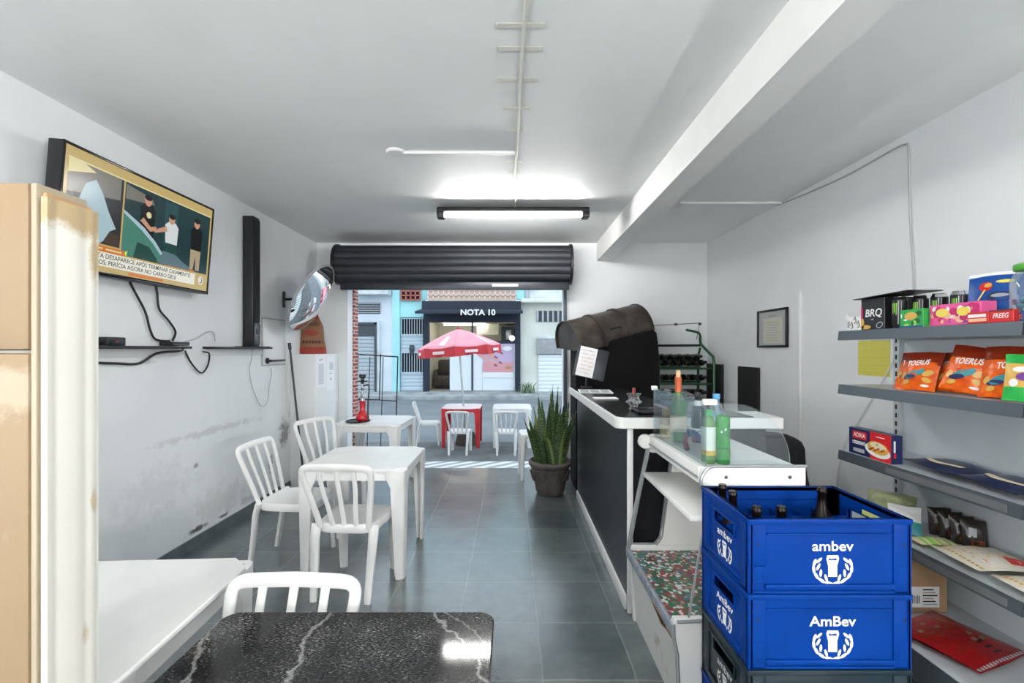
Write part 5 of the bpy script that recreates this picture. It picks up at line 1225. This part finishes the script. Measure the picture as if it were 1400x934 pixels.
def pillow(name, label, cat, w, h, th, M4, zones, art=None, group=None, loc=(0, 0, 0), part='bag_body', seed=1, crimp=.03, n=14):
    """a filled foil bag: local x across, y up, z out of the front; zones: function (u, v) -> material"""
    t = thing(name, label, cat, loc, 0, group); rnd = random.Random(seed)
    ph = [rnd.uniform(0, 6.28) for _ in range(6)]
    def bulge(x, y):
        u, v = min(1, abs(2 * x / w)), min(1, max(0, y / h)); q = min(1, max(0, (v - crimp) / (1 - 2 * crimp)))
        b = (1 - u ** 2.6) * max(0, math.sin(math.pi * q)) ** .62
        return th / 2 * b * (1 + .10 * math.sin(9 * x / w + ph[0] + 5 * v) + .08 * math.sin(14 * v + ph[1] + 3 * x / w)) + .0008
    def edge(u, v):   # slight waist where the bag is full
        return w * (u - .5) * (1 - .05 * math.sin(math.pi * v))
    s = MB(); s.M = M4
    f = lambda sg: (lambda u, v: (edge(u, v), h * v + .002 * math.sin(7 * u + ph[2]), sg * bulge(edge(u, v), h * v)))
    s.grid(f(1), n, n, None, None, zones); s.grid(f(-1), n, n, None, None, zones)
    if art: art(s, lambda x, y: (x, y, bulge(x, y) + .0022))
    s.build(part, t, ang=80); return t
def patch(s, fn, x0, x1, y0, y1, m, sh=0., n=4):
    s.grid(lambda u, v: fn(x0 + (x1 - x0) * u + sh * v, y0 + (y1 - y0) * v), n, n, m)
def lean(yaw, tilt, roll=0): return Matrix.Rotation(yaw, 4, 'Z') @ Matrix.Rotation(R(90) - tilt, 4, 'X') @ Matrix.Rotation(roll, 4, 'Z')
# blue sweet bag and jar on the top shelf
def zb(u, v): return K['white'] if v > .92 else K['blue']
def ab(s, fn):
    def e(cx, cy, a, b, m, dz=0): s.add([tuple(Vector(fn(cx + a * math.cos(q), cy + b * math.sin(q))) + Vector((0, 0, dz))) for q in [2 * math.pi * k / 12 for k in range(12)]], [tuple(range(12))], m)
    e(-.03, .165, .024, .022, K['red']); e(-.022, .17, .013, .011, K['gold'], .001); e(.03, .185, .03, .008, K['yellow']); e(.02, .115, .045, .022, K['navy']); e(.02, .12, .03, .008, K['grey'], .001)
    s.add([fn(-.055, .105), fn(-.049, .105), fn(-.028, .15), fn(-.034, .15)], [(0, 1, 2, 3)], K['yellow'])
pillow('candy_bag', 'blue plastic sweet bag leaning behind the small red boxes', 'bag', .20, .235, .05, lean(R(-68), R(12)), zb, ab, None, (2.125, 1.975, Z1 + .004), seed=5)
t = thing('candy_jar', 'clear plastic jar with green lid and sweets on the top shelf', 'jar', (2.075, 1.755, Z1))
jr = .085
MB().lathe([(0, .001), (jr - .006, 0), (jr, .008), (jr, .165), (jr - .012, .19), (jr - .02, .20), (jr - .02, .205)], glass_mat('jar_plastic', (.93, .94, .94), .04, .06), 32).build('jar_body', t, ang=60)
MB().lathe([(0, .203), (jr - .012, .203), (jr - .010, .206), (jr - .010, .226), (jr - .016, .230), (0, .230)], mat('green_lid', srgb(84, 164, 58), .4), 32).build('lid', t)
s = MB(); rnd = random.Random(9)
for k in range(40):
    a, d = rnd.uniform(0, 6.28), (jr - .022) * math.sqrt(rnd.random()); c = [K['red'], K['orange'], K['white'], K['dkgreen'], K['black'], K['teal']][k % 6]
    s.rbox(-.02, .02, -.012, .012, -.008, .008, c, .004, 1, Matrix.Translation((d * math.cos(a), d * math.sin(a), .012 + .078 * rnd.random())) @ Matrix.Rotation(rnd.uniform(0, 3), 4, 'Z') @ Matrix.Rotation(rnd.uniform(-.6, .6), 4, 'X'))
o = s.build('sweets', t); o['kind'] = 'stuff'
carton('snack_pack', 'light blue wrapped snack leaning at the foot of the jar', 'pack', XF - .005, XF + .012, 1.66, 1.735, Z1, .05, K['teal'], lambda s, T, w, h: (s.ell(0, h * .5, .02, .012, K['white'], T, .0005), s.flat([(-w * .5, 0), (-w * .1, 0), (-w * .5, h * .8)], K['blue'], T, .0005)))

# orange snack bags on the second shelf
K['orange'] = mat('orange_foil', srgb(236, 108, 10), .25, noise=.25, nscale=26, col2=srgb(206, 74, 8), bump=.55, bscale=32); K['rust'] = mat('rust_foil', srgb(122, 36, 12), .3, bump=.5, bscale=30)
def zo(u, v): return K['rust'] if v > .70 + .05 * math.sin(4 * u) else K['orange']
def ao(word):
    def f(s, fn):
        def e(cx, cy, a, b, m, dz=0., rot=0.):
            c, q_ = math.cos(rot), math.sin(rot)
            s.add([tuple(Vector(fn(cx + a * math.cos(q) * c - b * math.sin(q) * q_, cy + a * math.cos(q) * q_ + b * math.sin(q) * c)) + Vector((0, 0, dz))) for q in [2 * math.pi * k / 12 for k in range(12)]], [tuple(range(12))], m)
        e(-.01, .075, .038, .018, K['teal'], 0, .5); e(-.025, .06, .03, .012, K['navy'], .0012, .2); e(.02, .09, .02, .012, K['teal'], .001, 1.0)
        e(.05, .085, .024, .014, K['gold'], .001, .5); e(-.055, .07, .018, .012, K['gold'], .001, 1.2); e(.05, .05, .02, .012, K['gold'], .001, -.4); e(-.04, .035, .018, .01, K['gold'], .001, .3)
        s.text(word, .040, K['white'], None, 0, sx=.66, bold=.03, x=0, y=.135, fn=lambda a, b: tuple(Vector(fn(a, b)) + Vector((0, 0, .003))), shear=.15, rot=.14)
        e(.045, .022, .018, .006, K['white'], .001)
    return f
GB = 'orange snack bags on the second shelf'
bags = [(2.085, 2.345, -78, 20, .165, .20, 'orange snack bag at the shelf end, half behind the next bag'),
        (2.03, 2.255, -78, 22, .175, .205, 'front orange snack bag with its whole word showing, second from the shelf end'),
        (2.118, 2.148, -78, 20, .165, .20, 'orange snack bag tucked behind the right edge of the front bag'),
        (2.035, 2.03, -66, 18, .165, .215, 'orange snack bag tipped over to the right in mid-row', -.17),
        (2.13, 1.94, -76, 15, .16, .21, 'orange snack bag squeezed between the tipped bag and the last tall one'),
        (2.05, 1.865, -76, 15, .18, .225, 'tallest orange snack bag, behind the green-bottomed bag')]
for k, q in enumerate(bags):
    x, y, yaw, tl, w, h, lab = q[:7]; roll = q[7] if len(q) > 7 else 0
    pillow('snack_bag', lab, 'bag', w, h, .058, lean(R(yaw), R(tl), roll), zo, ao('TOERUS' if k < 5 else 'TOE'), GB, (x, y, Z2 + .004 + (.014 if roll else 0)), seed=20 + k)
def zg(u, v): return K['green'] if v < .3 or v > .82 else (K['gold'] if u < .5 else K['yellow'])
def ag(s, fn):
    def e(cx, cy, a, b, m, dz=0.): s.add([tuple(Vector(fn(cx + a * math.cos(q), cy + b * math.sin(q))) + Vector((0, 0, dz))) for q in [2 * math.pi * k / 12 for k in range(12)]], [tuple(range(12))], m)
    e(-.01, .095, .03, .018, K['purple']); e(-.045, .07, .014, .016, K['white'], .001); e(.03, .065, .016, .016, K['yellow'], .001); e(-.03, .125, .022, .012, K['white'], .001); e(.02, .12, .02, .012, K['dkgreen'], .001)
pillow('snack_bag', 'snack bag with bright green bottom at the near end of the row', 'bag', .16, .19, .05, lean(R(-64), R(14)), zg, ag, None, (2.01, 1.735, Z2 + .004), seed=41)

# third shelf: lasagna box, two pasta packs
def al(s, T, w, h):
    s.rect(-w * .40, -w * .05, h * .60, h * .90, K['red'], T, .0003); s.text('ADRIA', .034, K['white'], T, .0006, x=-w * .225, y=h * .75, bold=.015, sx=.85)
    s.rect(w * .03, w * .5, .0, h, K['red'], T, .0003); s.rect(-w * .40, -w * .08, h * .40, h * .52, K['white'], T, .0003); s.rect(-w * .385, -w * .095, h * .43, h * .49, K['navy'], T, .0005); s.rect(-w * .36, -w * .12, h * .445, h * .475, K['white'], T, .0007)
    s.ell(w * .2, h * .34, w * .29, h * .25, K['white'], T, .0008, 20, -.1); s.ell(w * .21, h * .44, w * .24, h * .23, K['gold'], T, .0012, 18, -.1); s.ell(w * .22, h * .50, w * .18, h * .14, K['cream'], T, .0016, 16, -.1)
    for k in range(9): s.ell(w * (.03 + .04 * k), h * (.33 + .04 * (k % 3)), w * .03, h * .04, K['brown'] if k % 2 else K['orange'], T, .002, 8)
    s.ell(w * .2, h * .56, w * .03, h * .02, K['dkgreen'], T, .0022, 8); s.rect(-w * .38, -w * .1, h * .1, h * .24, K['grey'], T, .0004); s.text('oven', .018, K['white'], T, .0006, x=w * .27, y=h * .86, shear=.3, rot=.1) if 0 else s.rect(w * .17, w * .36, h * .83, h * .86, K['white'], T, .0005)
t = carton('pasta_box', 'dark blue and red lasagna box standing at the end of the third shelf', 'box', XF + .002, XF + .062, 2.345, 2.64, Z3, .148, K['navy'], al)
s = MB(); T = face((.0, -.1482, 0), '-Y'); s.rect(.012, .022, .06, .12, K['white'], T); s.rect(.012, .026, .03, .055, K['red'], T); s.build('side_print', t, recalc=False)
def zp(u, v): return K['navy']
def apasta(s, fn):
    n = 10
    for k in range(n):
        q0, q1 = k / n, (k + 1) / n; W = lambda q: (-.10 + .20 * q, .135 + .045 * math.sin(math.pi * q * .9), .03 * (1 - .4 * q))
        a, b = W(q0), W(q1); s.grid(lambda u, v: fn(a[0] + (b[0] - a[0]) * u, (a[1] + (b[1] - a[1]) * u) + v * (a[2] + (b[2] - a[2]) * u)), 2, 3, K['cream'])
    for k in range(5): s.add([fn(-.07 + .03 * k, .06), fn(-.055 + .03 * k, .06), fn(-.05 + .03 * k, .075), fn(-.065 + .03 * k, .075)], [(0, 1, 2, 3)], K['grey'])
    s.add([fn(.05, .03), fn(.075, .03), fn(.075, .045), fn(.05, .045)], [(0, 1, 2, 3)], K['red'])
flatM = lambda rz: Matrix.Rotation(rz, 4, 'Z')
foilnavy = mat('navy_foil', srgb(32, 40, 74), .25)
for k, (x, y, rz, lab) in enumerate(((2.27, 2.17, R(82), 'navy pasta pack lying on the third shelf, the one nearer the lasagna box'), (2.25, 1.865, R(80), 'navy pasta pack lying on the third shelf, the one farther from the lasagna box'))):
    pillow('pasta_pack', lab, 'pack', .30, .25, .05, flatM(rz), lambda u, v: foilnavy, apasta, 'navy pasta packs', (x, y, Z3 + .030 + .002 * k), seed=60 + k)

# fourth shelf
dk = mat('dark_coffee_foil', srgb(46, 40, 36), .3, noise=.3, nscale=20)
def ac(s, fn): s.add([fn(-.03, .06), fn(.0, .06), fn(.005, .10), fn(-.025, .105)], [(0, 1, 2, 3)], K['grey']); s.add([fn(-.02, .02), fn(.03, .02), fn(.03, .045), fn(-.02, .045)], [(0, 1, 2, 3)], K['brown'])
for k, lab in enumerate(('farthest', 'second', 'third', 'nearest')):
    pillow('coffee_pack', lab + ' of four small dark foil packs standing on the fourth shelf', 'pack', .10, .14, .04, lean(R(-22), R(12)), lambda u, v: dk, ac, 'dark foil packs on the fourth shelf', (2.25, 2.345 - .058 * k, Z4 + .003), seed=70 + k)
pillow('herb_bag', 'crumpled clear green bag in the far corner of the fourth shelf', 'bag', .22, .17, .17, lean(R(-50), R(35)), lambda u, v: mat('herb_green', srgb(176, 184, 140), .3, noise=.35, nscale=25) if 'herb_green' not in bpy.data.materials else bpy.data.materials['herb_green'], None, None, (2.12, 2.52, Z4 + .012), seed=81)
def zw(u, v): return K['white'] if v > .45 else (K['lime'] if u < .5 else K['teal'])
pillow('seasoning_pack', 'white, green and blue packet leaning before the crumpled green bag', 'pack', .14, .16, .035, lean(R(-40), R(42)), zw, lambda s, fn: s.add([fn(-.04, .03), fn(.04, .05), fn(.05, .065), fn(-.03, .05)], [(0, 1, 2, 3)], K['green']), None, (2.07, 2.36, Z4 + .006), seed=83)
pillow('seasoning_pack', 'pale yellow-green packet lying flat in front of the dark foil packs', 'pack', .10, .18, .03, flatM(R(85)), lambda u, v: K['cream'] if (v * 5 % 1) > .4 else K['lime'], None, None, (2.19, 2.225, Z4 + .02), seed=84)
clearwht = mat('flour_pack', srgb(228, 226, 218), .3, noise=.12, nscale=22, col2=srgb(234, 226, 206), bump=.4, bscale=25)
noodle_print = mat('noodle_print', srgb(224, 150, 110), .5)
def aw_(red):
    def f(s, fn):
        rnd = random.Random(int(red * 100))
        for k in range(70):
            x, y = rnd.uniform(-.115, .09), rnd.uniform(.02, .24); l = rnd.uniform(.008, .026); m = [K['gold'], K['peach'], K['peach'], noodle_print][k % 4]
            patch(s, fn, x, x + l, y, y + rnd.uniform(.003, .006), m, .004, 2)
        for k in range(12): patch(s, fn, -.118 + .02 * k, -.106 + .02 * k, .012, .022, K['gold'], .003, 2); patch(s, fn, -.118 + .02 * k, -.106 + .02 * k, .25, .26, K['gold'], .003, 2)
        patch(s, fn, red, red + .05, .03, .12, K['red'], .01)
    return f
for k, (x, y, red, lab) in enumerate(((2.27, 1.995, -.10, 'clear pack of pale noodles with red tab, the farther of two on the fourth shelf'), (2.26, 1.71, -.11, 'clear pack of pale noodles, the nearer of two on the fourth shelf'))):
    pillow('noodle_pack', lab, 'pack', .255, .28, .06, flatM(R(84)), lambda u, v: clearwht, aw_(red), 'pale noodle packs', (x, y, Z4 + .036 + .001 * k), seed=90 + k)
# bottom shelf
card = mat('brown_cardboard', srgb(176, 142, 106), .75, noise=.1, nscale=6)
t = thing('cardboard_box', 'brown cardboard box with white label at the back of the bottom shelf', 'box', (2.11, 2.44, Z5))
s = MB().rbox(-.12, .12, -.15, .15, 0, .31, card, .004, 1); s.build('box_body', t)
MB().box(-.15, .15, -.1508, -.150, .16, .20, mat('packing_tape', srgb(190, 160, 120), .3)).build('tape', t) if 0 else None
s = MB().box(-.12, .075, -.1515, -.1502, .03, .135, K['white']); T = face((0, -.152, .03), '-Y')
for k in range(6): s.rect(-.01, .065 - .01 * (k % 3), .012 + .015 * k, .019 + .015 * k, K['black'] if k % 2 else K['grey'], T)
for k in range(10): s.rect(-.11 + .009 * k, -.106 + .009 * k, .02, .06, K['black'], T)
s.build('shipping_label', t)
redfoil = mat('red_foil', srgb(138, 14, 18), .35, bump=.4, bscale=24)
tanprint = mat('tan_print', srgb(128, 104, 88), .5)
def ar(s, fn):
    rnd = random.Random(6)
    for k in range(22):
        x, y = rnd.uniform(-.15, .12), rnd.uniform(.04, .28); patch(s, fn, x, x + .028, y, y + .018, K['rust'] if k % 3 else tanprint, .004, 2)
    for k in range(3): patch(s, fn, .02 + .004 * k, .07, .04 + .03 * k, .05 + .03 * k, K['black'], 0, 2)
    for k in range(16): s.add([fn(-.17 + .022 * k, .006), fn(-.155 + .022 * k, .006), fn(-.16 + .022 * k, .018), fn(-.172 + .022 * k, .018)], [(0, 1, 2, 3)], K['grey'])
pillow('snack_sack', 'large flat red printed bag lying on the bottom shelf', 'bag', .36, .34, .05, flatM(R(20)), lambda u, v: redfoil, ar, None, (2.08, 1.885, Z5 + .026), seed=99)
# yellow sheet on the wall
s = MB().box(-.002, 0, -.13, .13, 0, .235, K['olive']); T = face((-.0024, 0, 0), '-X')
for k in range(4):
    for j in range(3): s.rect(-.11 + .08 * j, -.045 + .08 * j, .02 + .05 * k, .022 + .05 * k, K['gold'], T)
tag(s.build('yellow_calendar', None, (XR - .001, 2.97, 1.325)), 'yellow calendar sheet on the wall at the shelf ends', 'calendar')

# ================================================================== PARASOL
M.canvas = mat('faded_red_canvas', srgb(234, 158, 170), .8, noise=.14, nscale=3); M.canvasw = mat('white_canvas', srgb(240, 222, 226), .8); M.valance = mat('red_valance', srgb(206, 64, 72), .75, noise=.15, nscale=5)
t = thing('parasol', 'faded red parasol standing through the red-legged table on the pavement', 'parasol', (-.86, 8.40, -.28))
TI = Matrix.Rotation(R(-4), 4, 'Y'); ZA = 2.19
MB().tube([TI @ Vector((0, 0, 0.1)), TI @ Vector((0, 0, ZA))], .018, M.steel, 10).build('pole', t)
MB().lathe([(0, 0), (.20, 0), (.2, .05), (.16, .22), (.05, .25), (0, .25)], mat('base_block', srgb(84, 74, 66), .8, noise=.4), 20).build('base', t)
s = MB(); s.M = TI; v_ = MB(); v_.M = TI; rd = .78
def rim(a, q): # q 0 apex .. 1 edge
    seg = math.pi / 4; ph = (a % seg) / seg; dip = 1 - .06 * math.sin(math.pi * ph)
    r = rd * q * (math.cos(seg / 2) / math.cos(seg * (ph - .5)) * .5 + .5) * (1 - .03 * math.sin(math.pi * ph))
    return Vector((r * math.cos(a), r * math.sin(a), ZA - .02 - .33 * q ** 1.25 - .025 * math.sin(math.pi * ph) * q))
for g in range(8):
    a0 = math.pi / 4 * g + R(12)
    A_ = lambda a: rim(a - R(12), 1)
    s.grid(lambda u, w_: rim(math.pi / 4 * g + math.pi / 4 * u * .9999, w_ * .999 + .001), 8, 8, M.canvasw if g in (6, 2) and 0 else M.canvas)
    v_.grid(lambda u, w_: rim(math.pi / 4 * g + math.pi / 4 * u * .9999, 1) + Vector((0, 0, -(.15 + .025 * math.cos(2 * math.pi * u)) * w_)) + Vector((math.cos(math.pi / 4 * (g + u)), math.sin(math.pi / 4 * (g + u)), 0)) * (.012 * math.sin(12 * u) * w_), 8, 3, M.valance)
    s.add([tuple(rim(math.pi / 4 * (g + .36), q) + Vector((0, 0, .004))) for q in (.5,)] + [tuple(rim(math.pi / 4 * (g + .64), .5) + Vector((0, 0, .004))), tuple(rim(math.pi / 4 * (g + .64), .9) + Vector((0, 0, .004))), tuple(rim(math.pi / 4 * (g + .36), .9) + Vector((0, 0, .004)))], [(0, 1, 2, 3)], M.canvasw) if g in (5, 7) else None
    m0, m1 = rim(math.pi / 4 * (g + .3), 1), rim(math.pi / 4 * (g + .7), 1); o_ = Vector((math.cos(math.pi / 4 * (g + .5)), math.sin(math.pi / 4 * (g + .5)), 0)) * .02
    v_.add([tuple(m0 + o_ + Vector((0, 0, -.10))), tuple(m1 + o_ + Vector((0, 0, -.10))), tuple(m1 + o_ + Vector((0, 0, -.05))), tuple(m0 + o_ + Vector((0, 0, -.05)))], [(0, 1, 2, 3)], M.canvasw)
    MB().tube([TI @ (rim(math.pi / 4 * g, .02) - Vector((0, 0, .012))), TI @ (rim(math.pi / 4 * g, .5) - Vector((0, 0, .012))), TI @ (rim(math.pi / 4 * g, .98) - Vector((0, 0, .01)))], .006, M.steel, 6).build('rib', t)
o = s.build('canopy', t, ang=30); m_ = o.modifiers.new('solid', 'SOLIDIFY'); m_.thickness = .003
o = v_.build('valance', t, ang=60)
MB().lathe([(0, 0), (.03, 0), (.03, .02), (.012, .03), (.012, .05), (0, .055)], M.valance, 12, TI @ Matrix.Translation((0, 0, ZA - .02))).build('finial', t)

# wire grid panel leaning by the opening
t = thing('wire_grid', 'black wire grid panel propped outside by the tiled pier', 'grid', (-1.62, 6.6, -.05))
gx0, gx1, gh = -.72, -.10, 1.44
L3 = lambda x, z: (x, .10 * z, z)
bars = [(x, 0, x, gh - .0) for x in (gx0, gx0 + .2, gx0 + .4, gx1)] + [(gx0, z, gx1, z) for z in (gh, .78, .36, .02)]
for k, (a, b, c, d) in enumerate(bars): MB().tube([L3(a, b + (.04 if a < gx0 + .1 else 0)), L3(c, d)], .010 if k in (0, 3, 4) else .007, M.black, 6).build('wire', t)
s = MB()
for a, b, c, d in ((gx0 + .02, .80, gx0 + .36, .80), (gx0 + .36, .80, gx0 + .36, gh + .04), (gx0 + .02, .80, gx0 + .02, gh + .04)): s.tube([L3(a, b), L3(c, d)], .009, M.black, 6)
s.build('inner_frame', t)

# ================================================================== LIGHT, WORLD, CAMERA
def strength(m, k): m.node_tree.nodes['Principled BSDF'].inputs['Emission Strength'].default_value = k
strength(M.tube, TUBE)
M.tube2 = mat('lamp_tube_rear', (1., .985, .96), .5, emit=TUBE2)
batten((-.35, -.6, 2.735), M.tube2, 'fluorescent batten lamp on the ceiling behind the camera')
M.tube3 = mat('lamp_tube_wall', (1., .985, .96), .5, emit=TUBE3)
for sg, lab in ((-1, 'fluorescent wall lamp behind the camera on the television wall'), (1, 'fluorescent wall lamp behind the camera on the shelf wall')):
    t = thing('wall_light', lab, 'light', (sg * XR, -1.5, 1.6))
    MB().rbox(-.05 if sg > 0 else 0, 0 if sg > 0 else .05, -.68, .68, -.03, .03, M.white, .008).build('housing', t); MB().tube([(-sg * .08, -.62, 0), (-sg * .08, .62, 0)], .017, M.tube3, 12).build('fluorescent_tube', t)
w = bpy.data.worlds.new('World'); SC.world = w; w.use_nodes = True
bg = w.node_tree.nodes['Background']; bg.inputs['Color'].default_value = (.75, .885, 1.0, 1); bg.inputs['Strength'].default_value = SKY
cd = bpy.data.cameras.new('camera'); cam = bpy.data.objects.new('camera', cd); COL.objects.link(cam)
cam.location = (0, 0, H); cam.rotation_euler = (R(90), 0, 0); cd.sensor_width = 36; cd.sensor_fit = 'HORIZONTAL'; cd.lens = F / 1400 * 36
cd.shift_y = 11 / 1400; cd.clip_start = .05; SC.camera = cam
SC.view_settings.view_transform = 'Standard'; SC.view_settings.look = 'None'; SC.view_settings.gamma = 1; SC.view_settings.use_curve_mapping = False
SC.view_settings.exposure = EXPO
SC.cycles.use_denoising = True; SC.cycles.max_bounces = 10; SC.cycles.diffuse_bounces = 6; SC.cycles.transparent_max_bounces = 16
SC.cycles.caustics_reflective = False; SC.cycles.caustics_refractive = False; SC.cycles.sample_clamp_indirect = 8
